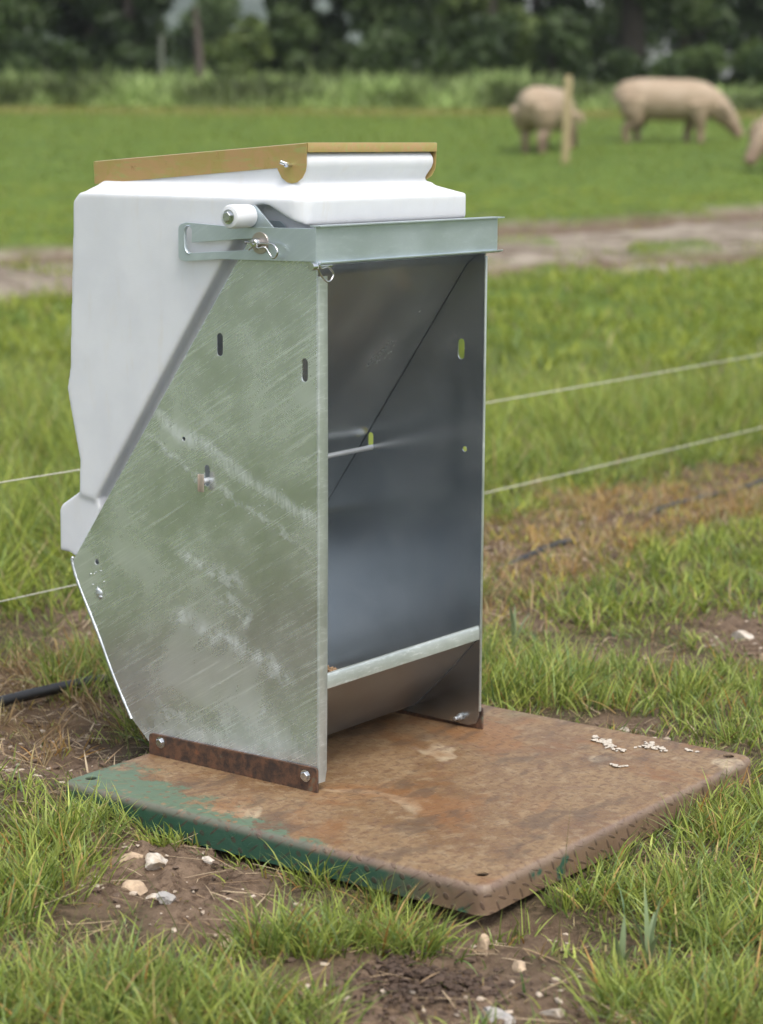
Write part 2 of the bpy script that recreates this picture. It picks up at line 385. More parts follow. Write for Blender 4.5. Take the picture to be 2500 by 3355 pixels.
lpr = [(-.0005, .1365), (-.0005, .1580), (.0012, .1612), (.0045, .1622), (.0078, .1606), (.0090, .1575), (.0080, .1575), (.0068, .1594), (.0044, .1602), (.0022, .1594), (.0016, .1575), (.0016, .1365)]
lp.rings([[(x, y, z) for y, z in lpr] for x in (.0262, W - .0018)]); lp.build('trough_lip', M_flange, trough, 40)
# chute sheet behind the opening
cp = [(.012, .838), (.026, .830), (.040, .818), (.2475, .512), (.30, .436), (.368, .336), (.369, .328)]
c3 = [(y, z) for y, z in cp]
ch = MB(); rr = []
for i, (y, z) in enumerate(c3):
    a = c3[max(i - 1, 0)]; b = c3[min(i + 1, len(c3) - 1)]; d = Vector((b[0] - a[0], b[1] - a[1])).normalized(); nx, nz = -d.y, d.x
    rr.append([(.0035, y, z), (W - .0028, y, z), (W - .0028, y + nx * .002, z + nz * .002), (.0035, y + nx * .002, z + nz * .002)])
ch.rings(rr); ch.build('chute', galv('galvanised_chute', (.74, .78, .79), (.80, .84, .85), .26, 1.0, streak=.05, fine=False), feeder, 25)
# feed regulating rod through both panels, with its flattened end outside
rb = MB(); rb.tube(smooth_path([(-.012, .2365, .467), (.02, .238, .468), (.24, .244, .4685), (W - .004, .250, .4690), (W + .012, .251, .4690)], 4), .0048, 12)
rod = rb.build('regulating_rod', plain('pale_rod', (.62, .63, .65), .4, .5, .1, 60), feeder, 50)
re_ = MB(); re_.box((-.0150, .2335, .4495), (-.0115, .2430, .4800)); re_.box((-.0168, .2418, .4500), (-.0115, .2445, .4795))
re_.build('rod_end', plain('rusty_zinc_end', (.45, .38, .32), .45, .6, .5, 60), rod, 40, .0008)
# collar: front channel and hooked side arms
cb = MB(); X0, X1 = -.0125, .5085
cpr = [(-.0165, .9015), (-.0165, .9035), (.004, .9035), (.004, .9010), (-.0045, .9010), (-.0045, .8445), (.001, .8430), (.001, .8405), (-.0095, .8405), (-.0170, .8430), (-.0175, .8452), (-.0160, .8456), (-.0090, .8428), (-.0074, .8440), (-.0072, .9005), (-.0095, .9013)]
n_ = len(cpr); ringsx = []
for x in (X0, X1): ringsx.append([(x + (.009 if (x > .4 and y < -.012 and z > .89) else 0) + (.004 if (x > .4 and y < -.012 and z < .86) else 0), y, z) for y, z in cpr])
cb.rings(ringsx); collar = cb.build('collar', M_collar, feeder, 35)
arm = round_poly([(.2688, .9010), (.1664, .8968), (.0965, .8976), (-.006, .8990), (-.006, .8462), (.0779, .8447), (.1561, .8433), (.1927, .8427), (.2696, .8364), (.2855, .8380), (.2855, .8960)], [0, 0, 0, .002, .002, 0, 0, 0, 0, .012, .012])
slotp = [(.2560, .8680), (.2552, .8885), (.2600, .8945), (.2660, .8930), (.2690, .8870), (.2695, .8700), (.2680, .8590), (.2640, .8520), (.2580, .8505), (.2400, .8522), (.1241, .8605), (.1180, .8640), (.1160, .8700), (.1185, .8760), (.1241, .8790)]
me = sheet(arm, [slotp], .003, Matrix.Translation((-.0112, 0, 0)) @ YZX, .0005); sharp(me)
am = link('side_arm', me, M_collar, collar)
me2 = sheet(arm, [slotp], .003, Matrix.Translation((W + .0225, 0, 0)) @ YZX, .0005); sharp(me2); link('side_arm', me2, M_collar, collar)
# lip round the slot's curved end
sl = MB(); sl.tube(smooth_path([(-.0135, .2592, .8950), (-.0138, .2660, .8942), (-.0138, .2702, .8880), (-.0138, .2707, .8700), (-.0138, .2693, .8585), (-.0138, .2648, .8510), (-.0135, .2590, .8490)], 5), .0016, 6)
sl.build('slot_lip', M_collar, am, 60)
def hexbolt(name, c, axis, r, h, parent, mat=M_zinc, washer=True):
    Mx = Matrix.Translation(c) @ Vector(axis).to_track_quat('Z', 'Y').to_matrix().to_4x4(); b = MB()
    if washer: b.lathe([(r * 1.35, 0), (r * 1.35, .0012), (r * .8, .0014)], Mx, 20)
    hx = lambda q, z: [(q * math.cos(math.pi / 3 * k + .3), q * math.sin(math.pi / 3 * k + .3), z) for k in range(6)]
    b.rings([hx(r, .001), hx(r, h * .85), hx(r * .86, h)], True, False, Mx)
    return b.build(name, mat, parent, 25)
# clip pin, washer and R clip on the arm
pb = MB(); PC = (-.0128, .1085, .8725)
NX = Matrix.Rotation(R(-90), 4, 'Y')
pb.lathe([(.0070, 0), (.0074, .004), (.0074, .0155), (.0062, .0172), (.0030, .0174), (.0028, .0140), (.0002, .0138)], Matrix.Translation(PC) @ NX, 18); pin = pb.build('clip_pin', M_steel, collar, 35)
wa = MB(); wa.lathe([(.0070, 0), (.0178, 0), (.0180, .0008), (.0176, .0016), (.0070, .0018)], Matrix.Translation((-.0129, .1075, .8722)) @ NX, 28); wa.build('washer', plain('brown_zinc', (.45, .40, .36), .35, .9, .15, 70), pin, 35)
c1 = [(.1302, .8732), (.1102, .8730), (.0892, .8722), (.0726, .8720), (.0632, .8659), (.0602, .8581), (.0654, .8515), (.0737, .8504), (.0799, .8557), (.0851, .8635), (.0892, .8666), (.0997, .8646), (.1081, .8683), (.1165, .8656), (.1239, .8608)]
kb = MB(); kb.tube(smooth_path([(-.0245 + .002 * math.sin(i), y, z) for i, (y, z) in enumerate(c1)], 6), .00165, 8); kb.build('retaining_clip', M_steel, pin, 60)
# second pin and clip under the collar's front corner
pb = MB(); pb.lathe([(.0002, .0), (.0062, .0), (.0066, .0012), (.0064, .012), (.0044, .0125), (.0044, .05)], Matrix.Translation((-.0260, -.0080, .8392)) @ Matrix.Rotation(R(90), 4, 'Y'), 16)
pin2 = pb.build('clip_pin', M_zinc, collar, 35)
c2 = [(-.0089, .8466), (-.0102, .8412), (-.0051, .8354), (.0091, .8371), (.0195, .8327), (.0260, .8252), (.0196, .8159), (.0105, .8140), (.0014, .8184), (-.0089, .8284), (-.0140, .8368)]
kb = MB(); kb.tube(smooth_path([(x, -.0128, z) for x, z in c2], 6), .0017, 8); kb.build('retaining_clip', M_steel, pin2, 60)
# brackets welded to the base plate, with bolts
brk = round_poly([(-.0045, -.0352), (.3735, -.0352), (.3735, .0030), (-.0045, .0070)][::-1], [.007, .007, 0, 0])
def bracket(x, sgn):
    me = sheet(brk, [], .005, Matrix.Translation((x, 0, 0)) @ YZX, .0006); sharp(me); b = link('foot_bracket', me, M_rust, feeder)
    for y, z in ((.3455, -.0092), (.0191, -.0092)):
        if sgn < 0: hexbolt('bolt', (x - .0026, y, z), (-1, 0, 0), .0078, .0062, b)
    return b
bracket(-.0032, -1); br2 = bracket(W + .0072, 1)
bt = MB(); bt.lathe([(.0038, 0), (.0038, .019), (.003, .0198)], Matrix.Translation((W - .0005, .040, -.0165)) @ NX, 10)
hx = lambda q, z: [(q * math.cos(math.pi / 3 * k), q * math.sin(math.pi / 3 * k), z) for k in range(6)]
bt.rings([hx(.0068, 0), hx(.0068, .0055), hx(.006, .006)], True, False, Matrix.Translation((W - .0005, .040, -.0165)) @ NX); bt.build('bolt', M_bead, br2, 30)
# base plate: treaded top with four holes, rolled edges and a folded skirt
BX0, BX1, BY0, BY1 = -.211, .646, -.480, .386
def rrect(ins, z, rad=.018, n=6, sag=0.0):
    x0, x1, y0, y1 = BX0 + ins, BX1 - ins, BY0 + ins, BY1 - ins; r = max(rad - ins * .6, .002); o = []
    for cx, cy, a0 in ((x1 - r, y0 + r, -90), (x1 - r, y1 - r, 0), (x0 + r, y1 - r, 90), (x0 + r, y0 + r, 180)):
        for k in range(n + 1):
            a = R(a0 + 90 * k / n); o.append((cx + r * math.cos(a), cy + r * math.sin(a), z))
    e = []
    for i in range(len(o)):
        a, b = o[i], o[(i + 1) % len(o)]; L = math.dist(a, b); q = max(1, int(L / .04))
        for j in range(q):
            t = j / q; p = [a[c] * (1 - t) + b[c] * t for c in range(3)]
            if sag: p[2] += sag * (.5 + .5 * math.sin(p[0] * 9 + p[1] * 7)) 
            e.append(tuple(p))
    return e
ZT = -.0352
bb = MB()
bb.rings([rrect(.013, ZT), rrect(.0095, ZT - .0005), rrect(.0065, ZT - .0018), rrect(.004, ZT - .0036), rrect(.002, ZT - .0062), rrect(.0006, ZT - .0095), rrect(.0, ZT - .0135), rrect(.0, ZT - .035), rrect(-.001, ZT - .051, sag=.004), rrect(.0035, ZT - .0505, sag=.004), rrect(.004, ZT - .02)], cap=False)
top2 = [(p[0], p[1]) for p in rrect(.013, 0)]
hl = [circle(c, .0100, 16) for c in ((-.168, -.446), (.612, -.446), (-.174, .352), (.612, .350))]
me = sheet(top2, hl, .004, Matrix.Translation((0, 0, ZT - .002)), .0003)
bb.mesh_in(me)
base = bb.build('base_plate', M_base, feeder, 62)

# hopper: blow moulded body, recess along the panel's edge, shoulder, neck and outlet
def prism(profile, x0, x1): return MB().rings([[(x0, y, z) for y, z in profile], [(x1, y, z) for y, z in profile]])
body = [(.5037, .4045), (.1790, .8720), (.1400, .9200), (.1290, .9310), (.1135, .9335), (.1000, .9310), (.0676, .9150), (.0310, .8995), (.0270, .9460), (.50, .9460), (.5290, .9445), (.5440, .9300), (.5478, .8544), (.5601, .634), (.5678, .6009), (.5652, .5853), (.5402, .4743), (.5425, .4107)]
a = prism(body, .0015, W - .0015).build('hopper_blank', None)
def rring(x0, x1, y0, y1, r, z, n=8):
    o = []
    for cx, cy, a0 in ((x1 - r, y0 + r, -90), (x1 - r, y1 - r, 0), (x0 + r, y1 - r, 90), (x0 + r, y0 + r, 180)):
        for k in range(n + 1):
            t = R(a0 + 90 * k / n); o.append((cx + r * math.cos(t), cy + r * math.sin(t), z if not callable(z) else z(cy + r * math.sin(t))))
    return o
bx = MB().rings([rring(.0015, W - .0015, .026, .60, .034, .2), rring(.0015, W - .0015, .026, .60, .034, 1.1)]).build('hopper_blank', None)
mo = a.modifiers.new('b', 'BOOLEAN'); mo.operation = 'INTERSECT'; mo.object = bx; mo.solver = 'EXACT'
bmesh_body = evaluated(a); drop(a); drop(bx)
H = MB().mesh_in(bmesh_body)
rec = [(.040, .868), (.040, .940), (.50, .940), (.535, .60), (.520, .42), (.520, .30), (.47, .36), (.150, .843), (.150, .848)]
H.rings([[(.030, y, z) for y, z in rec], [(W - .030, y, z) for y, z in rec]])
out_ = [(.5425, .4180), (.5905, .3880), (.5955, .3800), (.5982, .3022), (.5700, .3010), (.5610, .2960), (.5200, .3000), (.4950, .3900), (.5100, .4500)]
H.rings([[(.006, y, z) for y, z in out_], [(W - .006, y, z) for y, z in out_]])
# shoulder frustum
H.rings([rring(.006, W - .006, .030, .538, .032, .940), rring(.006, W - .006, .030, .538, .032, .9455), rring(.050, W - .050, .072, .530, .018, .9600), rring(.050, W - .050, .072, .530, .018, .965)])
ztop = lambda y: 1.024 - (y - .07) * .0745
nk = []
for t, fb_, ins in ((-.3, 0, 0), (.05, .004, .0), (.16, 0.0, .0), (.26, .0, .0), (.36, .006, 0), (.50, .0145, .002), (.64, .0185, .003), (.78, .017, .002), (.90, .010, 0), (1.0, .004, -.002)):
    nk.append(rring(.054 - ins, .4135 + ins * .4, .080 - fb_, .532, .008 + fb_ * .15, (lambda q: (lambda y: .955 + q * (ztop(y) - .955)))(t)))
H.rings(nk)
blank = H.build('hopper_blank', None)
mo = blank.modifiers.new('r', 'REMESH'); mo.mode = 'VOXEL'; mo.voxel_size = .0032; mo.use_smooth_shade = True
mo = blank.modifiers.new('s', 'SMOOTH'); mo.factor = .5; mo.iterations = 13
me = evaluated(blank); drop(blank)
me.polygons.foreach_set('use_smooth', [True] * len(me.polygons))
hopper = link('hopper', me, M_white, feeder)
fl = MB()
me = sheet(round_poly([(.165, .855), (.140, .9000), (.1212, .9075), (.0962, .9072), (.0838, .9000), (.0780, .855)], [0, .01, .004, .004, .006, 0]), [], .002, Matrix.Translation((.0235, 0, 0)) @ YZX, .0004); sharp(me)
link('pivot_plate', me, M_collar, hopper)
# roller handle on its bar
bar = round_poly([(.1505, .9300), (.1225, .9330), (.0600, .8760), (.0820, .8520), (.1160, .8560), (.1560, .9070)], [.014, .014, .01, .014, .014, .014])
me = sheet(bar, [], .003, Matrix.Translation((-.0068, 0, 0)) @ YZX, .0005); sharp(me); handle = link('handle_bar', me, M_collar, feeder)
ro = MB(); ro.lathe([(.006, 0), (.0165, .0), (.0185, .002), (.0188, .006), (.0195, .035), (.0192, .047), (.0175, .0505), (.0130, .052), (.0002, .0522)], Matrix.Translation((-.0085, .1335, .9150)) @ NX, 32)
roller = ro.build('roller', M_white, handle, 40)
hexbolt('bolt', (-.0603, .1335, .9150), (-1, 0, 0), .0088, .0065, roller)
# lid of yellow zinc: pressed sheet with skirts and hinge ears
LX0, LX1 = .050, .4155
sk = [(.5391, .9964), (.5371, .9580), (.1235, .9915)] + [(.0925 + .0305 * math.cos(R(a)), .9975 + .0305 * math.sin(R(a))) for a in (-20, -45, -70, -90, -110, -135, -160, -178)] + [(.0618, 1.0320)]
lb = MB()
for x in (LX0 + .0008, LX1 - .0008): lb.mesh_in(sheet(sk, [], .0016, Matrix.Translation((x, 0, 0)) @ YZX, .0003))
lid = lb.build('lid', M_gold, feeder, 40)
tp = MB()
for (y0, y1) in ((.0628, .5392),):
    zf = lambda y: 1.0320 - (y - .0618) * .0746
    tp.rings([[(x, y, z) for x, z in ((LX0 + .0022, zf(y)), (LX0 + .0060, zf(y) + .0012), (LX1 - .0060, zf(y) + .0012), (LX1 - .0022, zf(y)), (LX1 - .0030, zf(y) - .0016), (LX0 + .0030, zf(y) - .0016))] for y in (y0, .3, y1)])
tp.build('lid_top', M_gold, lid, 40)
fs = MB(); fs.rings([[(x, y, z) for y, z in ((.0606, 1.0176), (.0604, 1.0308), (.0612, 1.0326), (.0640, 1.0332), (.0640, 1.0316), (.0622, 1.0306), (.0620, 1.0176))] for x in (LX0 + .0022, LX1 - .0004)])
fs.build('front_strip', M_gold, lid, 40)
bs = MB(); bs.box((LX0 + .0018, .5376, .9585), (LX1 - .0018, .5392, .9960)); bs.build('back_strip', M_gold, lid, 40)
hr = MB(); hr.tube(smooth_path([(LX1 + .012, .0945, .9965), (.24, .0945, .9965), (LX0 + .003, .0945, .9965), (LX0 - .003, .0952, .9968), (LX0 - .008, .0975, .9985), (LX0 - .016, .1040, 1.0020)], 5), .0036, 12)
hr.build('hinge_rod', M_zinc, lid, 60)

# ------------------------------------------------------------------ noise and the lie of the land
def _h(i, j, s):
    n = (i * 374761393 + j * 668265263 + s * 1442695041) & 0xFFFFFFFF
    n = ((n ^ (n >> 13)) * 1274126177) & 0xFFFFFFFF
    return ((n ^ (n >> 16)) & 0xFFFFFF) / 16777215.0
def vn(x, y, s=0):
    x = np.asarray(x, float); y = np.asarray(y, float)
    i = np.floor(x).astype(np.int64); j = np.floor(y).astype(np.int64); u = x - i; v = y - j
    u = u * u * (3 - 2 * u); v = v * v * (3 - 2 * v)
    return (_h(i, j, s) * (1 - u) + _h(i + 1, j, s) * u) * (1 - v) + (_h(i, j + 1, s) * (1 - u) + _h(i + 1, j + 1, s) * u) * v
def fbm(x, y, s=0, o=4):
    a, t, q = .5, 0, 0
    for k in range(o): t = t + a * vn(x * 2 ** k, y * 2 ** k, s + k); q += a; a *= .5
    return t / q
def sst(x, a, b):
    t = np.clip((np.asarray(x, float) - a) / (b - a), 0, 1); return t * t * (3 - 2 * t)
def land(d):
    d = np.asarray(d, float)
    z = np.where(d < 10, 0, np.where(d < 21, .003 * (d - 10) ** 2, .363 + .066 * (d - 21)))
    return np.where(d > 43, 1.815 + .012 * (d - 43), z)
fx, fy = F0.x, F0.y; cyw, syw = math.cos(YAW), math.sin(YAW)
def to_feeder(x, y):
    dx, dy = x - fx, y - fy; return dx * cyw + dy * syw, -dx * syw + dy * cyw
HX, HY = -.758, 4.172; hd = np.array([2.026, 2.922]); hd = hd / np.linalg.norm(hd)
def qline(x, y): return -(x - HX) * hd[1] + (y - HY) * hd[0]        # + is beyond the fence
def sline(x, y): return (x - HX) * hd[0] + (y - HY) * hd[1]
td = np.array([4.75, 3.0]); td /= np.linalg.norm(td)
def qtrack(x, y): return -(x + 2.6) * td[1] + (y - 16.1) * td[0]
SOIL = [(-.31, 3.22, .18, .20, 1.0), (-.19, 3.00, .13, .12, .9), (.03, 2.77, .20, .16, 1.0), (.17, 2.97, .13, .13, .85), (.22, 2.72, .14, .12, .8), (-.66, 3.80, .20, .18, .9),
        (-.66, 4.83, .10, .26, .8), (.85, 4.85, .13, .30, .9), (.48, 4.08, .07, .07, .8), (-.50, 3.74, .12, .08, .7), (.36, 2.78, .09, .05, .5), (.47, 4.6, .25, .16, .6), (.33, 5.0, .16, .14, .65), (.72, 4.35, .11, .16, .65), (.55, 3.95, .10, .06, .5), (-.05, 2.96, .10, .05, .5), (-.50, 4.35, .12, .14, .7)]
def soil_mask(x, y):
    mq = np.zeros_like(x)
    wx = x + .06 * (fbm(x * 9, y * 9, 3) - .5) * 2; wy = y + .12 * (fbm(x * 9, y * 9, 9) - .5) * 2
    for cx, cy, rx, ry, s in SOIL:
        e = ((wx - cx) / rx) ** 2 + ((wy - cy) / ry) ** 2; mq = np.maximum(mq, s * (1 - sst(e, .45, 1.35)))
    return mq
def dead_mask(x, y):
    q = qline(x, y); nn = fbm(x * 3.1, y * 3.1, 21)
    return (1 - sst(np.abs(q + .02 + .45 * (nn - .5)), .22, .44)) 
def track_mask(x, y):
    q = qtrack(x, y) + 1.2 * (fbm(x * .9, y * .9, 31) - .5) + .9 * (fbm(x * 4, y * 4, 33) - .5)
    return (1 - sst(np.abs(q + .1), 1.6, 2.1)) * (1 - .85 * sst(fbm(x * 1.6, y * 1.1, 37), .56, .66) * (1 - sst(np.abs(q + .2), .5, 1.3)))
def rut_mask(x, y):
    q = qtrack(x, y) + .5 * (fbm(x * .7, y * .7, 35) - .5)
    return np.maximum(1 - sst(np.abs(q - 1.35), .2, .55), 1 - sst(np.abs(q + 1.35), .15, .45))
lc = FW @ Vector((BX0, BY1, 0)); nc = FW @ Vector((BX0, BY0, 0)); rc = FW @ Vector((BX1, BY0, 0)); bc = FW @ Vector((BX1, BY1, 0))
def zland(x, y):
    x = np.asarray(x, float); y = np.asarray(y, float)
    z = land(y); r = np.hypot(x, y - 4)
    near = 1 - sst(r, 8, 20)
    u, v = to_feeder(x, y)
    inside = (1 - sst(np.maximum(np.abs(u - .2175) - .40, np.abs(v + .049) - .40), -.03, .05))
    b = .030 * (fbm(x * 2.2, y * 2.2, 5) - .5) + .022 * (fbm(x * 9, y * 9, 6) - .5) + .012 * (fbm(x * 34, y * 34, 8, 3) - .5)
    so = soil_mask(x, y)
    b = b + so * (.034 * (fbm(x * 22, y * 22, 12) - .5) + .018 * (fbm(x * 70, y * 70, 14, 2) - .5) - .006)
    for (c, am, s) in ((lc, .018, .20), (rc, .012, .25), (bc, .02, .3)): b = b + am * np.exp(-((x - c.x) ** 2 + (y - c.y) ** 2) / s ** 2)
    b = b - .014 * np.exp(-((x - nc.x) ** 2 + (y - nc.y) ** 2) / .2 ** 2)
    b = np.where(inside > 0, b * (1 - inside) - .012 * inside, b)
    z = z + near * b + (1 - near) * .05 * (fbm(x * .6, y * .6, 15) - .5)
    tm = track_mask(x, y); z = z - tm * .05 + tm * .09 * (fbm(x * 2.5, y * 2.5, 16) - .5) - .07 * rut_mask(x, y) * tm
    return z
# polar grid round the camera's foot, fine in front
ang = np.concatenate([np.linspace(-19, 19, 300), np.linspace(20, 339, 110)])
rad = np.concatenate([[0.3], np.geomspace(1.2, 70, 430), np.geomspace(75, 560, 24)])
A_, R_ = np.meshgrid(np.radians(ang), rad)
gx = (np.sin(A_) * R_).ravel(); gy = (np.cos(A_) * R_).ravel(); gz = zland(gx, gy)
gz = np.where(np.hypot(gx, gy) > 72, np.minimum(gz, 2.4), gz); gz = np.where(gy < 0, gz * 0 , gz)
na, nr = len(ang), len(rad)
I, J = np.meshgrid(np.arange(nr - 1), np.arange(na), indexing='ij'); J2 = (J + 1) % na
quads = np.stack([I * na + J, (I + 1) * na + J, (I + 1) * na + J2, I * na + J2], -1).reshape(-1, 4)
def npmesh(name, V, Fc, colr=None):
    me = bpy.data.meshes.new(name); nv, nf, k = len(V), len(Fc), Fc.shape[1]
    me.vertices.add(nv); me.vertices.foreach_set('co', np.ascontiguousarray(V, dtype=np.float32).ravel())
    me.loops.add(nf * k); me.loops.foreach_set('vertex_index', np.ascontiguousarray(Fc, dtype=np.int32).ravel())
    me.polygons.add(nf); me.polygons.foreach_set('loop_start', np.arange(0, nf * k, k, dtype=np.int32))
    me.polygons.foreach_set('use_smooth', np.ones(nf, dtype=bool))
    me.update(calc_edges=True)
    if colr is not None:
        ca = me.color_attributes.new('tint', 'FLOAT_COLOR', 'POINT'); c4 = np.ones((nv, 4), np.float32); c4[:, :colr.shape[1]] = colr; ca.data.foreach_set('color', c4.ravel())
    return me
msk = np.stack([soil_mask(gx, gy), dead_mask(gx, gy) * (np.hypot(gx, gy) < 14), track_mask(gx, gy)], -1)
msk[:, 0] = np.maximum(msk[:, 0], .8 * track_mask(gx, gy) * rut_mask(gx, gy))
def mk_ground():
    k = NT('pasture_soil'); v = k.coord(); at = k.n('Attribute', attribute_name='tint'); s = k.n('SeparateColor', {'Color': at.outputs['Color']}).outputs
    n1 = k.noise(v, 14, 6, .7); n2 = k.noise(v, 70, 6, .7); n3 = k.noise(v, 1.3, 4, .6); n4 = k.noise(v, 240, 3, .6)
    soil = k.mix(k.ramp(n1, .35, .65), (.105, .070, .046), (.20, .140, .095)); soil = k.mix(k.ramp(n2, .45, .68), soil, (.060, .036, .022)); soil = k.mix(k.ma('MULTIPLY', k.ramp(n4, .55, .7), .5), soil, (.22, .165, .11))
    turf = k.mix(k.ramp(n3, .35, .65), (.105, .165, .022), (.075, .130, .020)); turf = k.mix(k.ma('MULTIPLY', k.ramp(n2, .4, .7), .5), turf, (.06, .06, .022))
    y = k.sep(v)[1]
    nearsoil = k.mix(k.ramp(n2, .42, .62), (.048, .036, .020), (.125, .090, .055))
    turf = k.mix(k.ramp(y, 7.5, 13.0), nearsoil, turf)
    xo = k.ma('SUBTRACT', k.ma('ABSOLUTE', k.sep(v)[0]), k.ma('ADD', k.ma('MULTIPLY', k.ma('ABSOLUTE', y), .19), .45))
    side = k.mix(k.ramp(n2, .4, .7), (.10, .155, .026), (.085, .085, .034)); turf = k.mix(k.ma('MAXIMUM', k.ramp(xo, -.05, .25), k.ma('LESS_THAN', y, 1.9)), turf, side)
    dead = k.mix(k.ramp(n2, .4, .62), (.135, .085, .048), (.075, .048, .030)); dead = k.mix(k.ma('MULTIPLY', k.ramp(k.noise(v, 5, 4), .5, .65), .6), dead, (.24, .15, .075))
    mud = k.mix(k.ramp(k.noise(v, 1.6, 5, .65), .35, .65), (.16, .128, .095), (.30, .26, .205)); mud = k.mix(k.ramp(k.noise(v, 2.4, 4, .6, .5), .52, .68), mud, (.10, .07, .048))
    c = k.mix(s[2], turf, mud); c = k.mix(k.ma('MULTIPLY', s[1], .8), c, dead); c = k.mix(s[0], c, soil)
    c = k.mix(k.ma('MULTIPLY', k.ma('MULTIPLY', s[0], s[2]), .9), c, k.mix(k.noise(v, 5, 4), (.075, .048, .034), (.14, .095, .066)))
    # trodden earth strip at the foot of the long grass
    wv = k.ma('ADD', y, k.ma('MULTIPLY', k.ma('SUBTRACT', n3, .5), 1.2)); strip = k.ma('MULTIPLY', k.ramp(wv, 36.6, 37.6), k.ma('SUBTRACT', 1.0, k.ramp(wv, 38.8, 39.6)))
    c = k.mix(k.ma('MULTIPLY', strip, .7), c, (.24, .16, .07))
    k.P(Base_Color=c, Roughness=.92, Specular_IOR_Level=.2, Normal=k.bump(k.ma('ADD', n2, k.ma('MULTIPLY', n4, .5)), .6, .012)); return k.m
g = link('ground', npmesh('ground', np.stack([gx, gy, gz], -1), quads, msk), mk_ground()); tag(g, kind='structure')
g['label'] = 'rough pasture ground with bare earth, stones and a muddy track'

# ------------------------------------------------------------------ grass
def blades(n, px, py, pz, length, width, lean, az, curl, colr, segs=3, twist=0.0):
    s = np.linspace(0, 1, segs + 1)[None, :]
    L = length[:, None]; hx = np.cos(az)[:, None]; hy = np.sin(az)[:, None]
    th = lean[:, None] + curl[:, None] * s            # angle from vertical along the blade
    ds = L / segs
    hor = np.cumsum(np.sin(th) * ds, 1) - np.sin(th[:, :1]) * ds; ver = np.cumsum(np.cos(th) * ds, 1) - np.cos(th[:, :1]) * ds
    X = px[:, None] + hor * hx; Y = py[:, None] + hor * hy; Z = pz[:, None] + ver
    fa = rng.uniform(0, math.pi, n)[:, None]
    wx = np.cos(fa); wy = np.sin(fa)
    prof = np.where(s < .999, (1 - s ** 1.7) * (.75 + .6 * s * (1 - s) * 2), 0.02)
    hw = width[:, None] * .5 * prof
    Lft = np.stack([X - wx * hw, Y - wy * hw, Z], -1); Rgt = np.stack([X + wx * hw, Y + wy * hw, Z], -1)
    V = np.stack([Lft, Rgt], 2).reshape(n, 2 * (segs + 1), 3); nv = 2 * (segs + 1)
    base = (np.arange(n) * nv)[:, None, None]
    q = np.array([[2 * i, 2 * i + 1, 2 * i + 3, 2 * i + 2] for i in range(segs)])[None]
    F_ = (base + q).reshape(-1, 4)
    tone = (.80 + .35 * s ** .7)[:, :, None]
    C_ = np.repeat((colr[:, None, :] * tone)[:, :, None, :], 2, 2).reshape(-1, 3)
    return V.reshape(-1, 3), F_, C_
def mk_grass(name, rough=.5, trans=.35):
    k = NT(name); at = k.n('Attribute', attribute_name='tint')
    k.P(Base_Color=at.outputs['Color'], Roughness=rough, Specular_IOR_Level=.35)
    tr_ = k.n('BsdfTranslucent', {'Color': at.outputs['Color']}); mx = k.n('MixShader', {'Fac': trans})
    k.t.links.new(k.p.outputs[0], mx.inputs[1]); k.t.links.new(tr_.outputs[0], mx.inputs[2]); k.t.links.new(mx.outputs[0], k.out.inputs[0])
    return k.m
M_grass = mk_grass('grass_blade')
def tints(n, a, b, var=.30):
    t = rng.random((n, 1)); c = np.array(a)[None] * (1 - t) + np.array(b)[None] * t
    return np.clip(c * rng.uniform(1 - var, 1 + var, (n, 1)), .005, .9)
def scatter(n, x0, x1, y0, y1, wedge=None):
    if wedge is None: return rng.uniform(x0, x1, n), rng.uniform(y0, y1, n)
    u = rng.random(n); y = np.sqrt(y0 ** 2 + u * (y1 ** 2 - y0 ** 2)); hw = wedge * y + x1
    return rng.uniform(-1, 1, n) * hw, y
def off_plate(x, y, m_=.0):
    u, v = to_feeder(x, y); return ~((u > BX0 - m_) & (u < BX1 + m_) & (v > BY0 - m_) & (v < BY1 + m_))
# near turf, grown in tufts
def tufted(nt, per, x1, y0, y1, spread, wedge=.19):
    tx, ty = scatter(nt, 0, x1, y0, y1, wedge)
    tz_len = rng.lognormal(0, .30, nt); taz = rng.uniform(0, 2 * math.pi, nt)
    k = rng.poisson(per, nt); idx = np.repeat(np.arange(nt), k); n = len(idx)
    a = rng.uniform(0, 2 * math.pi, n); r = spread * np.sqrt(rng.random(n)) * tz_len[idx]
    return tx[idx] + r * np.cos(a), ty[idx] + r * np.sin(a), a, tz_len[idx], idx, taz[idx], n
GB = [[], [], []]; _vo = 0
def put(V, F_, C_):
    global _vo
    if not len(V): return
    GB[0].append(V); GB[1].append(F_ + _vo); GB[2].append(C_); _vo += len(V)
def flush(name, label, mat=M_grass):
    global _vo
    o = link(name, npmesh(name, np.concatenate(GB[0]), np.concatenate(GB[1]), np.concatenate(GB[2])), mat)
    tag(o, label, 'grass', kind='stuff'); GB[0].clear(); GB[1].clear(); GB[2].clear(); _vo = 0
    return o
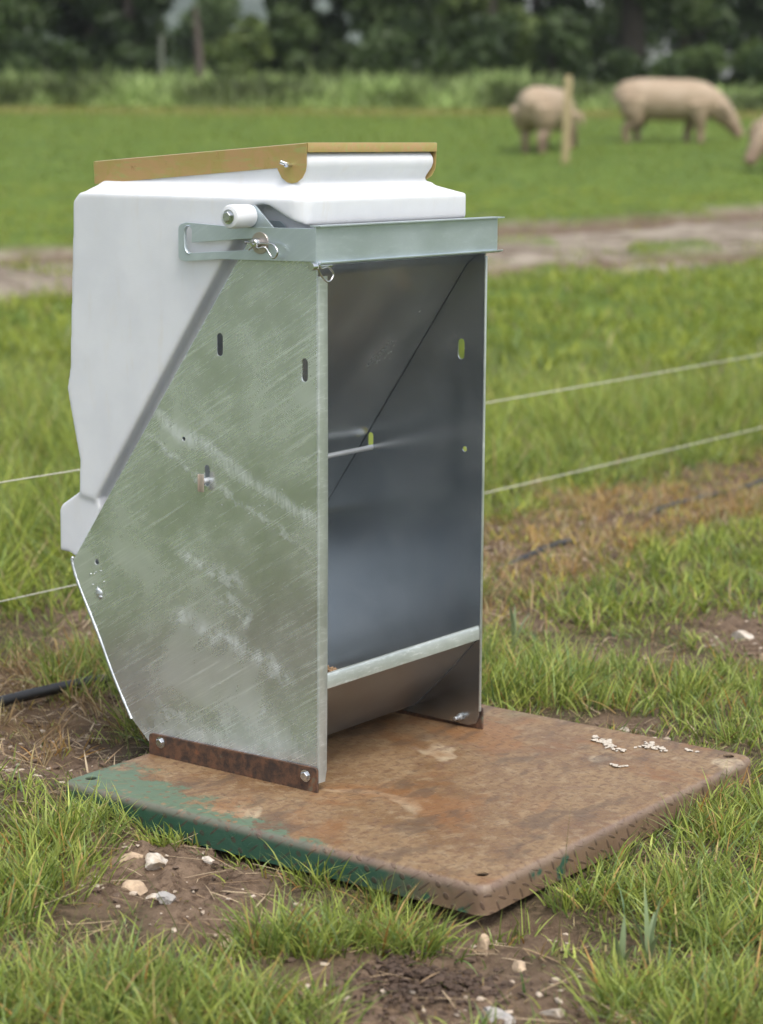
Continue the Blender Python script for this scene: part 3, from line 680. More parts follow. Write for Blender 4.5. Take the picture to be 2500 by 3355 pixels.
def grow(nt, per, x1, y0, y1, spread, lscale, wd, keep, green, green2, segs=4, dry=.12, wedge=.19):
    x, y, a, tl, idx, taz, n = tufted(nt, per, x1, y0, y1, spread, wedge)
    so = soil_mask(x, y); de = dead_mask(x, y)
    dens = .5 * fbm(x * 2.6, y * 2.6, 41) + .5 * fbm(x * 8, y * 8, 43)
    p = keep(x, y, so, de, dens)
    ok = (rng.random(n) < p) & off_plate(x, y, .004)
    x, y, a, tl, so, de, dens, taz, tid = (q[ok] for q in (x, y, a, tl, so, de, dens, taz, idx)); n = len(x)
    ln = lscale(x, y, so, de, dens) * tl ** .6 * rng.uniform(.5, 1.15, n)
    lean = rng.gamma(2.0, .17, n) + .08; curl = rng.uniform(.15, 1.35, n)
    az = np.where(rng.random(n) < .55, a, taz) + rng.normal(0, .6, n)
    c = tints(n, green, green2); hue = _h(tid.astype(np.int64), tid.astype(np.int64) * 3, 5)[:, None]
    c = c * (.70 + .75 * hue) + np.array([.05, .01, -.01]) * (hue - .5) + np.where(rng.random((n, 1)) < .15, np.array([[.02, .05, .06]]), 0)
    isd = rng.random(n) < (dry + .50 * de + .15 * so)
    dc = tints(n, (.34, .25, .13), (.27, .165, .07)); pick = rng.random((n, 1)); dc = np.where(pick < .28, tints(n, (.46, .38, .22), (.40, .33, .16)), dc)
    c = np.where(isd[:, None], dc, c)
    c = np.where(((rng.random(n) < .5 * de) & ~isd)[:, None], c * np.array([1.5, 1.0, .8]), c)
    # keep blades from poking through the plate: lean away from it
    u, v = to_feeder(x, y); dxm = np.maximum(np.abs(u - .2175) - .4225, np.abs(v + .049) - .423); nearp = dxm < .05
    cxw, cyw_ = (FW @ Vector((.2175, -.049, 0))).xy
    az = np.where(nearp, np.arctan2(y - cyw_, x - cxw) + rng.normal(0, .7, n), az)
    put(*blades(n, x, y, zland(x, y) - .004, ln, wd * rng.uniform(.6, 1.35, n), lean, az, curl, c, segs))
G1, G2 = (.135, .195, .028), (.30, .345, .085)
def keep_near(x, y, so, de, dn):
    lush = sst(dn, .40, .58)
    p = (.10 + .90 * lush) * (1 - .95 * so) * (1 - .30 * de)
    return p
def len_near(x, y, so, de, dn):
    l = .036 + .040 * sst(dn, .35, .7)
    bl = np.exp(-(((x + .36) / .22) ** 2 + ((y - 2.74) / .16) ** 2)); l = l + .025 * bl
    l = l * (1 - .35 * de) * (1 - .3 * so)
    return l * (1 - .2 * sst(x, .25, .6))
grow(3500, 10, .28, 2.35, 4.9, .030, len_near, .0036, keep_near, G1, G2)
grow(2600, 12, .4, 3.6, 8.0, .030, lambda x, y, so, de, dn: .055 + .03 * dn, .0036, lambda x, y, so, de, dn: 1.0 * de * (1 - .6 * so) * sst(fbm(x * 5, y * 5, 91), .42, .58), (.16, .17, .05), (.24, .20, .07), 4, .45)
grow(2700, 16, .28, 2.35, 4.9, .022, lambda *a_: len_near(*a_) * .45, .0026, lambda x, y, so, de, dn: .9 * (1 - .75 * so), (.13, .18, .04), (.21, .23, .07), 3, .40)
# deep soft grass: bottom-left foreground, along the plate's edge, bottom right
def patch(cx, cy, rx, ry, nt, per, L, wdt=.0034, dry=.09, g1=G1, g2=G2):
    a = rng.uniform(0, 2 * math.pi, nt); r = np.sqrt(rng.random(nt)); tx, ty = cx + rx * r * np.cos(a), cy + ry * r * np.sin(a)
    k = rng.poisson(per * .62, nt); idx = np.repeat(np.arange(nt), k); n = len(idx); b = rng.uniform(0, 2 * math.pi, n); q = .028 * np.sqrt(rng.random(n))
    x = tx[idx] + q * np.cos(b); y = ty[idx] + q * np.sin(b); ok = off_plate(x, y, .004); x, y, b, idx = x[ok], y[ok], b[ok], idx[ok]; n = len(x)
    hue = rng.random(nt)[idx][:, None]; c = tints(n, g1, g2) * (.78 + .60 * hue) + np.array([.05, .01, -.01]) * (hue - .5) + np.where(rng.random((n, 1)) < .12, np.array([[.02, .05, .06]]), 0)
    c = np.where((rng.random(n) < dry)[:, None], tints(n, (.42, .33, .14), (.38, .20, .05)), c)
    u, v = to_feeder(x, y); dxm = np.maximum(np.abs(u - .2175) - .4225, np.abs(v + .049) - .423)
    cxw, cy2 = (FW @ Vector((.2175, -.049, 0))).xy
    az = np.where((dxm < .04) & (rng.random(n) < .75), np.arctan2(y - cy2, x - cxw) + rng.normal(0, .8, n), b + rng.normal(0, .5, n))
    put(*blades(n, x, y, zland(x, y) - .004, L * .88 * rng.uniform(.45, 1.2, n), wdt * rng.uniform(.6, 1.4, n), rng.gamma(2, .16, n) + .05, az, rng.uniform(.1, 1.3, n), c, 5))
def along(p, q, t, off):
    d = (q - p).normalized(); nrm = Vector((d.y, -d.x)) if True else d
    return p.lerp(q, t) + nrm * off
for args in ((-.38, 2.70, .20, .14, 150, 18, .10), (-.16, 2.66, .12, .07, 50, 16, .09), (.42, 2.72, .14, .12, 110, 18, .095), (-.05, 2.93, .12, .05, 46, 20, .105), (-.14, 2.90, .10, .04, 26, 18, .085),
             (.05, 2.915, .06, .02, 14, 18, .10), (-.49, 3.34, .08, .09, 42, 16, .095), (-.52, 3.18, .10, .14, 50, 16, .085), (-.30, 3.42, .05, .03, 10, 14, .07), (-.38, 4.02, .10, .13, 80, 20, .12), (-.30, 4.05, .06, .08, 30, 20, .11),
             (.50, 3.05, .12, .16, 120, 18, .09), (.36, 3.10, .09, .06, 40, 18, .075), (.60, 3.45, .12, .22, 120, 18, .085), (.29, 4.38, .14, .18, 100, 20, .13), (.20, 4.25, .05, .08, 20, 20, .11), (.50, 4.35, .15, .2, 90, 18, .10),
             (.75, 4.2, .18, .3, 150, 18, .085), (.16, 5.2, .07, .15, 40, 20, .13), (-.62, 3.05, .12, .2, 90, 18, .10), (-.6, 4.45, .12, .2, 70, 18, .11)):
    patch(*args)
# orange and straw coloured tufts killed along the fence line
n_ = 100; tq = rng.uniform(-.30, .30, n_); ts = rng.uniform(-.6, 3.2, n_)
for q_, s_ in zip(tq, ts):
    if vn(np.array([s_ * 2.2]), np.array([q_ * 6]), 93)[0] < .58: continue
    patch(HX + hd[0] * s_ - hd[1] * q_, HY + hd[1] * s_ + hd[0] * q_, .05, .06, 5, 14, .075, .0034, .85, (.28, .17, .07), (.36, .24, .11))
# long tuft lines hugging the plate's edges
def hug(p, q, n, L, jit=.02, off=.012):
    p, q = Vector(p.xy), Vector(q.xy); d = (q - p).normalized(); nrm = Vector((d.y, -d.x)); mid = Vector((FW @ Vector((.2175, -.049, 0))).xy)
    if (p - mid).dot(nrm) < 0: nrm = -nrm
    for i in range(n):
        c = p.lerp(q, random.random()) + nrm * (off + random.random() * jit)
        patch(c.x, c.y, .02, .02, 2, 12, L * random.uniform(.6, 1.25))
hug(lc, nc, 20, .05); hug(nc, rc, 20, .055, .03, .03); hug(rc, bc, 26, .06); hug(nc.lerp(lc, .03), nc.lerp(lc, .38), 12, .095)
hug(lc.lerp(nc, .12), nc.lerp(lc, .66), 9, .08)
flush('pasture_grass', 'green tufted grass growing round the feeder base')
# the same turf, thinner, either side of the framed ground
def beside(nt, per, L, wd):
    tx = rng.uniform(-6.5, 6.5, nt); ty = rng.uniform(.4, 9.0, nt); ok = np.abs(tx) > .19 * ty + .25; tx, ty = tx[ok], ty[ok]; k = rng.poisson(per, len(tx)); idx = np.repeat(np.arange(len(tx)), k); n = len(idx)
    b = rng.uniform(0, 2 * math.pi, n); q = .05 * np.sqrt(rng.random(n)); x = tx[idx] + q * np.cos(b); y = ty[idx] + q * np.sin(b); de = dead_mask(x, y)
    ok = off_plate(x, y, .01) & (rng.random(n) > .5 * de); x, y, b, idx, de = x[ok], y[ok], b[ok], idx[ok], de[ok]; n = len(x)
    c = tints(n, G1, G2) * (.75 + .5 * rng.random(len(tx))[idx][:, None]); c = np.where((rng.random(n) < .1 + .5 * de)[:, None], tints(n, (.40, .30, .16), (.30, .16, .055)), c)
    put(*blades(n, x, y, zland(x, y) - .004, L * rng.uniform(.5, 1.2, n), wd * rng.uniform(.6, 1.4, n), rng.gamma(2, .17, n) + .05, b + rng.normal(0, .6, n), rng.uniform(.1, 1.3, n), c, 3))
beside(9000, 9, .10, .0055)
flush('side_grass', 'green grass to either side of the feeder')
# middle distance, tall and soft beyond the fence
def keep_mid(x, y, so, de, dn): return (.45 + .55 * sst(dn, .3, .5)) * (1 - .9 * so) * (1 - .45 * de)
def len_mid(x, y, so, de, dn):
    q = qline(x, y); return (.075 + .11 * sst(q, .30, .9)) * (1 - .4 * de) * (.8 + .4 * dn)
grow(9500, 13, .5, 4.9, 9.5, .045, len_mid, .0044, keep_mid, (.140, .200, .024), (.29, .335, .065), 4, .08)
flush('tall_grass', 'tall green grass standing beyond the wire fence')
def keep_far(x, y, so, de, dn): return (1 - .97 * track_mask(x, y) * (1 - .7 * sst(fbm(x * 1.3, y * 1.3, 51), .54, .64) * (1 - rut_mask(x, y)))) * (.6 + .4 * sst(dn, .3, .5))
grow(11000, 9, 1.0, 9.5, 24, .10, lambda x, y, so, de, dn: (.12 - .075 * sst(y, 13, 20)) * (.8 + .5 * dn), .010, keep_far, (.155, .205, .022), (.26, .295, .042), 3, .03)
x, y = scatter(42000, 0, 2.0, 24, 39.5, .19); n = len(x)
put(*blades(n, x, y, zland(x, y) - .01, rng.uniform(.03, .09, n) * np.where(y > 36, 1.5, 1.0), rng.uniform(.012, .03, n), rng.uniform(.1, .6, n), rng.uniform(0, 6.28, n), rng.uniform(.2, 1, n), tints(n, (.14, .195, .03), (.215, .26, .048)), 2))
flush('field_grass', 'short green grazed grass of the far field')
# verge of rank grass and weeds in front of the trees
x = rng.uniform(-13, 14, 30000); y = 38.6 + rng.gamma(2.0, .9, 30000); n = len(x)
hgt = (.55 + .55 * fbm(x * .8, y * .8, 61)) * (1 - .45 * sst(x, 2.0, 5.0)) * sst(y, 38.2, 40)
c = tints(n, (.12, .18, .048), (.28, .345, .13)) * (.40 + 1.2 * sst(fbm(x * .9, y * .9, 63), .3, .7))[:, None]
put(*blades(n, x, y, zland(x, y) - .01, hgt * .86 * rng.uniform(.4, 1.1, n), rng.uniform(.03, .11, n), rng.gamma(2, .2, n), rng.uniform(0, 6.28, n), rng.uniform(.2, 1.2, n), c, 3))
flush('verge_grass', 'rank pale green grass and weeds in front of the trees')
# straw, dead stems and litter lying about
x, y = scatter(11000, 0, .3, 2.35, 7.0, .19); n = len(x)
so = soil_mask(x, y); de = dead_mask(x, y); ok = (rng.random(n) < .22 + .45 * so + .6 * de) & off_plate(x, y, .0); x, y = x[ok], y[ok]; n = len(x)
put(*blades(n, x, y, zland(x, y) + rng.uniform(.001, .012, n), rng.uniform(.02, .11, n), rng.uniform(.0016, .0042, n), rng.uniform(1.35, 1.58, n), rng.uniform(0, 6.28, n), rng.uniform(-.1, .25, n), tints(n, (.50, .40, .26), (.30, .20, .11)), 3))
tag(flush('straw_litter', 'dry straw and dead stems strewn over the earth', mk_grass('straw', .7, .15)), cat='straw')
# a few flowering stems standing above the turf
n = 46; x, y = scatter(n, 0, .2, 2.5, 4.6, .18); ok = off_plate(x, y, .03); x, y = x[ok], y[ok]; n = len(x)
put(*blades(n, x, y, zland(x, y), rng.uniform(.14, .24, n), np.full(n, .0022), rng.uniform(.1, .5, n), rng.uniform(0, 6.28, n), rng.uniform(.0, .5, n), tints(n, (.20, .16, .07), (.16, .19, .06)), 6))
flush('grass_stems', 'thin tall brownish grass stems standing above the turf')

# ------------------------------------------------------------------ stones, crumbs, gravel
def rock_mesh(sx, sy, sz, seed, sub=3, flat=.35):
    b = bmesh.new(); bmesh.ops.create_icosphere(b, subdivisions=sub, radius=1); r_ = random.Random(seed)
    pl = [(Vector((r_.gauss(0, 1), r_.gauss(0, 1), r_.gauss(0, 1))).normalized(), r_.uniform(.38, .82)) for _ in range(11)]
    for v in b.verts:
        c = v.co.copy()
        for nrm, d in pl:
            e = c.dot(nrm) - d
            if e > 0: c -= nrm * e
        c *= 1 + r_.uniform(-.07, .07); v.co = Vector((c.x * sx, c.y * sy, c.z * sz))
    me = bpy.data.meshes.new('stone'); b.to_mesh(me); b.free(); sharp(me, 28); return me
def mk_stone(name, c, c2):
    k = NT(name); v = k.coord(); f = k.noise(v, 45, 6, .7); g_ = k.noise(v, 160, 3)
    k.P(Base_Color=k.mix(k.ramp(g_, .55, .75), k.mix(k.ramp(f, .35, .65), c, c2), tuple(q * .55 for q in c)), Roughness=.85, Normal=k.bump(k.ma('ADD', f, g_), .4, .004)); return k.m
MS_w = mk_stone('chalky_flint', (.58, .53, .46), (.36, .29, .21)); MS_t = mk_stone('tan_flint', (.48, .36, .24), (.34, .25, .17)); MS_g = mk_stone('grey_flint', (.30, .29, .28), (.42, .39, .35))
STONES = [(-.350, 3.250, .024, .020, .017, MS_w, 'white angular flint, brightest of the stones on bare earth left of the plate'),
 (-.392, 3.275, .020, .018, .013, MS_t, 'tan dusty stone just left of the bright white flint'),
 (-.370, 3.135, .020, .015, .010, MS_t, 'flat tan stone on the bare earth nearest the left foreground grass'),
 (-.378, 3.470, .013, .012, .022, MS_t, 'small upright tan stone leaning on the green skirt of the plate'),
 (-.268, 3.270, .013, .007, .005, MS_w, 'thin white stone chip right of the white flint'),
 (-.318, 3.085, .022, .016, .010, MS_g, 'grey flat stone in soil below the white flint'),
 (-.340, 3.110, .014, .009, .006, MS_w, 'small white chip beside the grey flat stone'),
 (.078, 2.960, .014, .012, .010, MS_g, 'grey pebble in grass left of the plate corner'),
 (.148, 2.945, .012, .011, .026, MS_t, 'upright brown and grey stone under the front corner of the plate'),
 (.195, 2.860, .018, .012, .007, MS_t, 'flat tan stone in grass right of the plate corner'),
 (.235, 2.705, .020, .014, .010, MS_w, 'pale stone at the bottom edge right of the loose soil'),
 (.835, 4.840, .036, .022, .018, MS_w, 'large pale stone at the right edge on bare earth'),
 (.850, 4.660, .028, .020, .014, MS_t, 'tan stone at the right edge below the large pale stone'),
 (.470, 4.060, .016, .012, .008, MS_w, 'white crumbly stone in grass behind the back edge of the plate'),
 (-.210, 2.965, .018, .014, .008, MS_t, 'yellowish stone half buried in soil in the left foreground'),
 (.045, 2.790, .014, .010, .008, MS_t, 'small tan stone on dark loose soil in the foreground'),
 (.155, 2.690, .022, .017, .012, MS_g, 'grey brown clod of stone in the soil at the bottom edge'),
 (-.640, 4.700, .020, .012, .008, MS_w, 'pale stone on a bare patch left of the feeder')]
for i, (x, y, sx, sy, sz, mt, lb_) in enumerate(STONES):
    o = link('stone', rock_mesh(sx * 1.18, sy * 1.18, sz * 1.18, 50 + i), mt); o.location = (x, y, float(zland(np.array([x]), np.array([y]))[0]) + sz * .12); o.rotation_euler = (random.uniform(-.2, .2), random.uniform(-.2, .2), random.uniform(0, 6))
    tag(o, lb_, 'stone', 'loose stones on the ground')
def pebble_field(name, label, n, size, xs, ys, zs, mt, seed):
    r_ = random.Random(seed); mb = MB(); protos = [rock_mesh(1, 1, .7, seed + q, 1) for q in range(6)]
    for k in range(n):
        s = r_.uniform(*size); M = Matrix.Translation((xs[k], ys[k], zs[k] + s * .25)) @ Matrix.Rotation(r_.uniform(0, 6), 4, 'Z') @ Matrix.Diagonal((s * r_.uniform(.7, 1.6), s * r_.uniform(.6, 1.1), s * r_.uniform(.5, .9), 1))
        mb.mesh_in(protos[k % 6], M)
    for q in protos: bpy.data.meshes.remove(q)
    o = mb.build(name, mt, None, 30); return tag(o, label, kind='stuff')
x, y = scatter(24000, 0, .25, 2.4, 7.2, .19); p = soil_mask(x, y) * (.5 + 1.2 * (vn(x * 11, y * 11, 81) > .55)) + .6 * dead_mask(x, y) + .02; ok = (rng.random(len(x)) < p * .55) & off_plate(x, y, .01); x, y = x[ok], y[ok]; h = len(x) // 2
pebble_field('gravel', 'small pale stone chips strewn over the bare earth', h, (.0018, .0085), x[:h], y[:h], zland(x[:h], y[:h]), mk_stone('stone_chip', (.50, .42, .33), (.33, .26, .19)), 3)
pebble_field('soil_crumbs', 'dark brown crumbs of loose earth', len(x) - h, (.003, .012), x[h:], y[h:], zland(x[h:], y[h:]), plain('soil_crumb', (.125, .085, .058), .95, 0, .4, 60, .5), 13)
n = 900; x = rng.normal(.06, .06, n); y = rng.normal(2.78, .05, n)
pebble_field('loose_soil', 'heap of dark crumbly soil in the foreground', n, (.002, .009), x, y, zland(x, y) + .012 * np.exp(-((x - .06) / .05) ** 2) * rng.random(n), plain('damp_soil', (.066, .042, .028), .95, 0, .4, 60, .5), 23)
# pale feed mush on the plate
def crumbs(lab, pts):
    mb = MB(); cx, cy = pts[0]
    for k, (x, y) in enumerate(pts):
        for j in range(4):
            s = random.uniform(.0045, .0095); q = rock_mesh(s, s * .8, s * .30, int(x * 1e4) + j + k * 7, 1); mb.mesh_in(q, Matrix.Translation((x - cx + random.gauss(0, .005), y - cy + random.gauss(0, .005), s * .3))); bpy.data.meshes.remove(q)
    o = mb.build('feed_crumb', M_crumb, None, 40); o.location = FW @ Vector((cx, cy, ZT)); o.rotation_euler = (0, 0, YAW)
    tag(o, lab, 'feed', 'pale feed crumbs on the base plate')
def pathpts(a, b, n): return [(a[0] + (b[0] - a[0]) * t / n, a[1] + (b[1] - a[1]) * t / n) for t in range(n + 1)]
crumbs('longest pale streak of spilled feed crumbs on the rusty plate', pathpts((.560, -.205), (.520, -.275), 6) + pathpts((.548, -.232), (.534, -.250), 3) + [(.555, -.232)])
crumbs('bent clump of pale feed crumbs right of the longest streak', [(.590, -.300), (.578, -.318), (.570, -.330), (.585, -.308), (.563, -.300), (.567, -.338)])
crumbs('single pale feed crumb closest to the right corner hole', [(.598, -.378)])
crumbs('lone pale feed crumb nearest the middle of the plate', [(.434, -.322), (.436, -.331)])
# feed left in the trough
mb = MB(); r_ = random.Random(5)
for k in range(900):
    x = .006 + .10 * r_.random() ** 1.5; y = .012 + .085 * r_.random(); zt = .181 - .30 * x - .12 * y * (y / .1) + r_.uniform(-.010, .003) + .006 * math.sin(x * 60) 
    if zt < .146 - 1.04 * (y - .004) + .004: continue
    d = Vector((r_.gauss(0, 1), r_.gauss(0, 1), r_.gauss(0, .5))).normalized() * .0042; c = Vector((x, y, zt)); mb.tube([c - d, c + d], .0017, 5)
o = mb.build('feed', M_feed, None, 50); o.location = F0; o.rotation_euler = (0, 0, YAW); tag(o, 'brown feed pellets heaped in the left end of the trough', 'feed', kind='stuff')

# ------------------------------------------------------------------ weeds, pipe, fence
M_weed = plain('grey_green_leaf', (.20, .26, .13), .6, 0, .25, 40)
def weed(loc, leaves, lab):
    mb = MB()
    for (az, L, lean, wd) in leaves:
        P = []; x = z = 0
        for i in range(7):
            t = i / 6; a = lean * (.4 + t); P.append((x, z, wd * (math.sin(math.pi * (.12 + .86 * t)) ** .8 + .02))); x += L / 6 * math.sin(a); z += L / 6 * math.cos(a)
        rs = []
        for px, pz, wq in P:
            rs.append([(px * math.cos(az) + s * wq * math.sin(az) * .5 - c * .0005, px * math.sin(az) - s * wq * math.cos(az) * .5, pz + c * .0008 + abs(s) * wq * .15) for s, c in ((-1, 0), (0, -1), (1, 0), (0, 1))])
        mb.rings(rs)
    o = mb.build('weed_plant', M_weed, None, 60); o.location = (*loc, float(zland(np.array([loc[0]]), np.array([loc[1]]))[0])); tag(o, lab, 'weed')
weed((.375, 2.86), ((2.2, .115, .10, .009), (.4, .105, .22, .008), (3.5, .10, .4, .011), (1.2, .08, .5, .01), (5, .07, .6, .009)), 'upright pale grey green weed shoot in the right foreground grass')
weed((.335, 2.83), ((1.2, .085, .15, .009), (3.9, .075, .35, .009), (5.2, .06, .6, .008)), 'smaller grey green weed left of the upright shoot')
weed((.30, 4.72), ((1.6, .10, .1, .008), (4.2, .11, .3, .011), (.3, .09, .5, .01)), 'slender grey green weed standing behind the plate beside the feeder')
zl = lambda x, y: float(zland(np.array([x]), np.array([y]))[0])
hp = [(-1.9, 2.55, .018), (-1.2, 3.55, .02), (-.86, 4.03, .022), (-.758, 4.172, .018), (-.60, 4.34, .020), (-.50, 4.47, .002), (-.30, 4.75, -.02), (.05, 5.24, -.02), (.327, 5.639, -.008), (.489, 5.878, .004), (.60, 6.06, -.016), (.75, 6.32, -.016), (.856, 6.511, .002), (1.05, 6.80, .004), (1.15, 6.94, -.004), (1.268, 7.094, .010), (1.7, 7.7, .022), (2.4, 8.6, .02), (3.4, 9.9, .02)]
pb = MB(); pb.tube(smooth_path([(x, y, zl(x, y) + dz) for x, y, dz in hp], 8), .0115, 14)
tag(pb.build('water_pipe', plain('black_polypipe', (.016, .016, .016), .42, 0, .3, 40), None, 60), 'black plastic water pipe lying half buried along the fence line', 'pipe')
# two strands of white electric polywire, a little beyond the pipe
fence = tag(empty('electric_fence', (-.70, 4.33, 0)), 'two thin white electric fence wires stretched behind the feeder', 'fence')
def ray_at(px, py, off):           # point over the fence line seen at a picture position, off metres beyond the pipe
    d = CR.T @ np.array([px - 1250, 7075.86, -(py - 1677.5)]); nrm = np.array([-hd[1], hd[0]]); t = (off + nrm @ np.array([HX, HY])) / (nrm @ d[:2]); return np.array([0, 0, CAM_H]) + t * d
for pa, pb_ in (((0, 1581), (2500, 1160)), ((0, 1971), (2500, 1400))):
    A3, B3 = ray_at(*pa, .12), ray_at(*pb_, .12); dd = B3 - A3; pts = []
    for i in range(-40, 141):
        t = i / 100; s = A3 + dd * t; pts.append((s[0] + .70, s[1] - 4.33, s[2] - .006 * math.sin(math.pi * min(max(t, 0), 1))))
    mb = MB()
    for ph in (0, 2.1, 4.2):
        tw = [];
        for i in range(0, (len(pts) - 1) * 5):
            a, f = divmod(i, 5); f /= 5; p = [pts[a][c] * (1 - f) + pts[a + 1][c] * f for c in range(3)]; q = i * 1.1 + ph
            tw.append((p[0] + .0008 * math.cos(q), p[1], p[2] + .0008 * math.sin(q)))
        mb.tube(tw, .00075, 5)
    mb.build('wire', plain('white_polywire', (.60, .58, .50), .5, 0, .15, 200), fence, 80)

# ------------------------------------------------------------------ field stake and pigs
k = NT('split_wood'); v = k.coord(); f = k.noise(k.map(v, (8, 8, 1.2)), 6, 5, .65); k.P(Base_Color=k.mix(f, (.28, .22, .11), (.40, .33, .18)), Roughness=.8, Normal=k.bump(f, .4, .01)); M_wood = k.m
sx, sy = 2.24, 27.0
mb = MB(); mb.rings([[(px * q + z * .02, py * q, z) for px, py in ((-.05, -.045), (.046, -.05), (.052, .045), (-.042, .05))] for z, q in ((-.15, 1), (.3, .98), (.75, .97), (1.02, .93), (1.07, .70))])
o = mb.build('stake', M_wood, None, 30, .006); o.location = (sx, sy, zl(sx, sy)); tag(o, 'pale wooden stake standing in the field before the left pig', 'stake')
def mk_skin():
    k = NT('pig_skin'); v = k.coord(); f = k.noise(v, 5, 4, .6); z = k.sep(v)[2]
    b = k.mix(k.ramp(f, .35, .65), (.30, .225, .145), (.36, .275, .19)); mud_ = k.ma('MULTIPLY', k.ma('SUBTRACT', 1.0, k.ramp(k.ma('ADD', z, k.ma('MULTIPLY', k.noise(v, 7, 4), .25)), .25, .62)), .65)
    b = k.mix(mud_, b, (.17, .105, .07)); b = k.mix(k.ma('MULTIPLY', k.ramp(k.noise(v, 3.2, 3), .58, .75), .5), b, (.34, .225, .16))
    k.P(Base_Color=b, Roughness=.65, Normal=k.bump(k.noise(k.map(v, (8, 40, 40)), 4, 3), .25, .01)); return k.m
M_skin = mk_skin()
def pig_mesh():
    mb = MB()
    S = [(-.665, .56, .05, .08), (-.64, .575, .12, .15), (-.56, .585, .195, .225), (-.40, .575, .235, .270), (-.15, .560, .255, .285), (.10, .555, .255, .285), (.32, .560, .235, .275), (.47, .550, .205, .250), (.60, .505, .170, .210), (.71, .430, .140, .170), (.80, .340, .120, .135), (.875, .250, .095, .105), (.935, .165, .072, .078), (.972, .110, .064, .064), (.985, .092, .060, .060)]
    rs = []
    for i, (x, z, ry, rz) in enumerate(S):
        a = S[max(i - 1, 0)]; b = S[min(i + 1, len(S) - 1)]; t = Vector((b[0] - a[0], 0, b[1] - a[1])).normalized(); up = Vector((-t.z, 0, t.x))
        rs.append([tuple(Vector((x, 0, z)) + Vector((0, ry * math.cos(q), 0)) + up * (rz * math.sin(q) * (1.0 if math.sin(q) > 0 else .93))) for q in [2 * math.pi * k / 24 for k in range(24)]])
    mb.rings(rs)
    for s in (-1, 1):
        e = .10 if s > 0 else -.06
        mb.tube(smooth_path([(-.44, s * .12, .56), (-.42 + e * .3, s * .145, .40), (-.37 + e * .5, s * .15, .30), (-.47 + e, s * .14, .19), (-.46 + e, s * .14, .08), (-.44 + e, s * .14, 0)], 3), [.20, .185, .17, .15, .135, .115, .10, .085, .068, .058, .052, .05, .048, .046, .05, .055][:16], 14)
        mb.tube(smooth_path([(.40, s * .12, .50), (.40 - e * .4, s * .14, .36), (.40 - e * .8, s * .14, .22), (.39 - e, s * .14, .10), (.40 - e, s * .14, 0)], 3), [.17, .15, .13, .11, .095, .08, .066, .058, .052, .05, .048, .05, .055], 14)
        mb.rings([[(.73 + px, s * (.10 + py * .5 + .03), .47 + pz) for px, py, pz in ((-.02 + .05 * math.cos(q) * wv - t * .01 + .16 * t, .06 + .09 * t + .02 * math.sin(q) * wv, .03 - .17 * t * t + .05 * math.sin(q + .6) * wv) for q in [k * math.pi / 5 for k in range(10)])] for t, wv in ((0, .75), (.35, 1.15), (.7, .95), (1.0, .35))])
    mb.tube(smooth_path([(-.655, 0, .66), (-.70, .01, .60), (-.71, .02, .50), (-.70, .01, .42)], 3), [.028, .024, .02, .018, .016, .015, .014, .013, .012, .012], 8)
    for k in range(5):
        for s in (-1, 1): mb.lathe([(.028, .0), (.022, -.03), (.012, -.045)], Matrix.Translation((-.34 + .13 * k, s * .08, .315)), 8)
    b = mb.build('pig_blank', None)
    mo = b.modifiers.new('r', 'REMESH'); mo.mode = 'VOXEL'; mo.voxel_size = .014; mo.use_smooth_shade = True
    mo = b.modifiers.new('s', 'SMOOTH'); mo.factor = .5; mo.iterations = 5
    me = evaluated(b); drop(b); me.polygons.foreach_set('use_smooth', [True] * len(me.polygons)); return me
PM = pig_mesh()
PM.materials.append(M_skin)
M_dark = plain('pig_dark_eye', (.02, .015, .012), .3, 0, .1, 20)  # dark colour of the eyes themselves
def pig(x, y, rz, s, lab):
    o = bpy.data.objects.new('pig', PM); col.objects.link(o); o.location = (x, y, zl(x, y) - .02); o.rotation_euler = (0, R(-3.5) * math.sin(rz) * 0, rz); o.scale = (s, s, s)
    tag(o, lab, 'pig', 'pigs grazing in the far field')
    for q in (-1, 1):
        e = MB(); e.lathe([(.0002, -.012), (.010, -.007), (.0125, 0), (.010, .007), (.0002, .012)], Matrix.Translation((.805, q * .100, .405)), 10); e.build('eye', M_dark, o, 60)
    return o
pig(3.98, 31.0, R(-4), 1.07, 'pale pink pig grazing side on with its head lowered to the right')
pig(2.17, 29.3, R(64), 1.03, 'pale pink pig seen from behind, standing at the wooden stake')
pig(5.34, 26.3, R(204), 1.15, 'pig cut off by the right edge, head lowered towards the left')

# ------------------------------------------------------------------ trees, bushes and hill
M_bark = plain('dark_bark', (.045, .036, .028), .9, 0, .4, 9, .6)
def leafmat(name): return mk_grass(name, .55, .25)
M_leaf = leafmat('tree_leaf')
def crown(cl, n, size, c0, c1, seed):
    rg = np.random.default_rng(seed); cl = np.array(cl); w_ = cl[:, 3] ** 2; k = rg.choice(len(cl), n, p=w_ / w_.sum())
    d = rg.normal(size=(n, 3)); d /= np.linalg.norm(d, axis=1)[:, None]; r = cl[k, 3] * rg.random(n) ** .45
    P = cl[k, :3] + d * r[:, None] * np.array([1, 1, .85]); a = rg.normal(size=(n, 3)); a /= np.linalg.norm(a, axis=1)[:, None]
    b = np.cross(a, rg.normal(size=(n, 3))); b /= np.linalg.norm(b, axis=1)[:, None]; s = size * rg.uniform(.6, 1.4, n)[:, None]
    V = np.stack([P - a * s, P + b * s * .45, P + a * s, P - b * s * .45], 1).reshape(-1, 3); F_ = np.arange(4 * n).reshape(n, 4)
    ct = rg.random(len(cl))[k][:, None] * .6 + rg.random((n, 1)) * .4; C_ = np.repeat(np.array(c0) * (1 - ct) + np.array(c1) * ct, 4, 0)
    return V, F_, C_
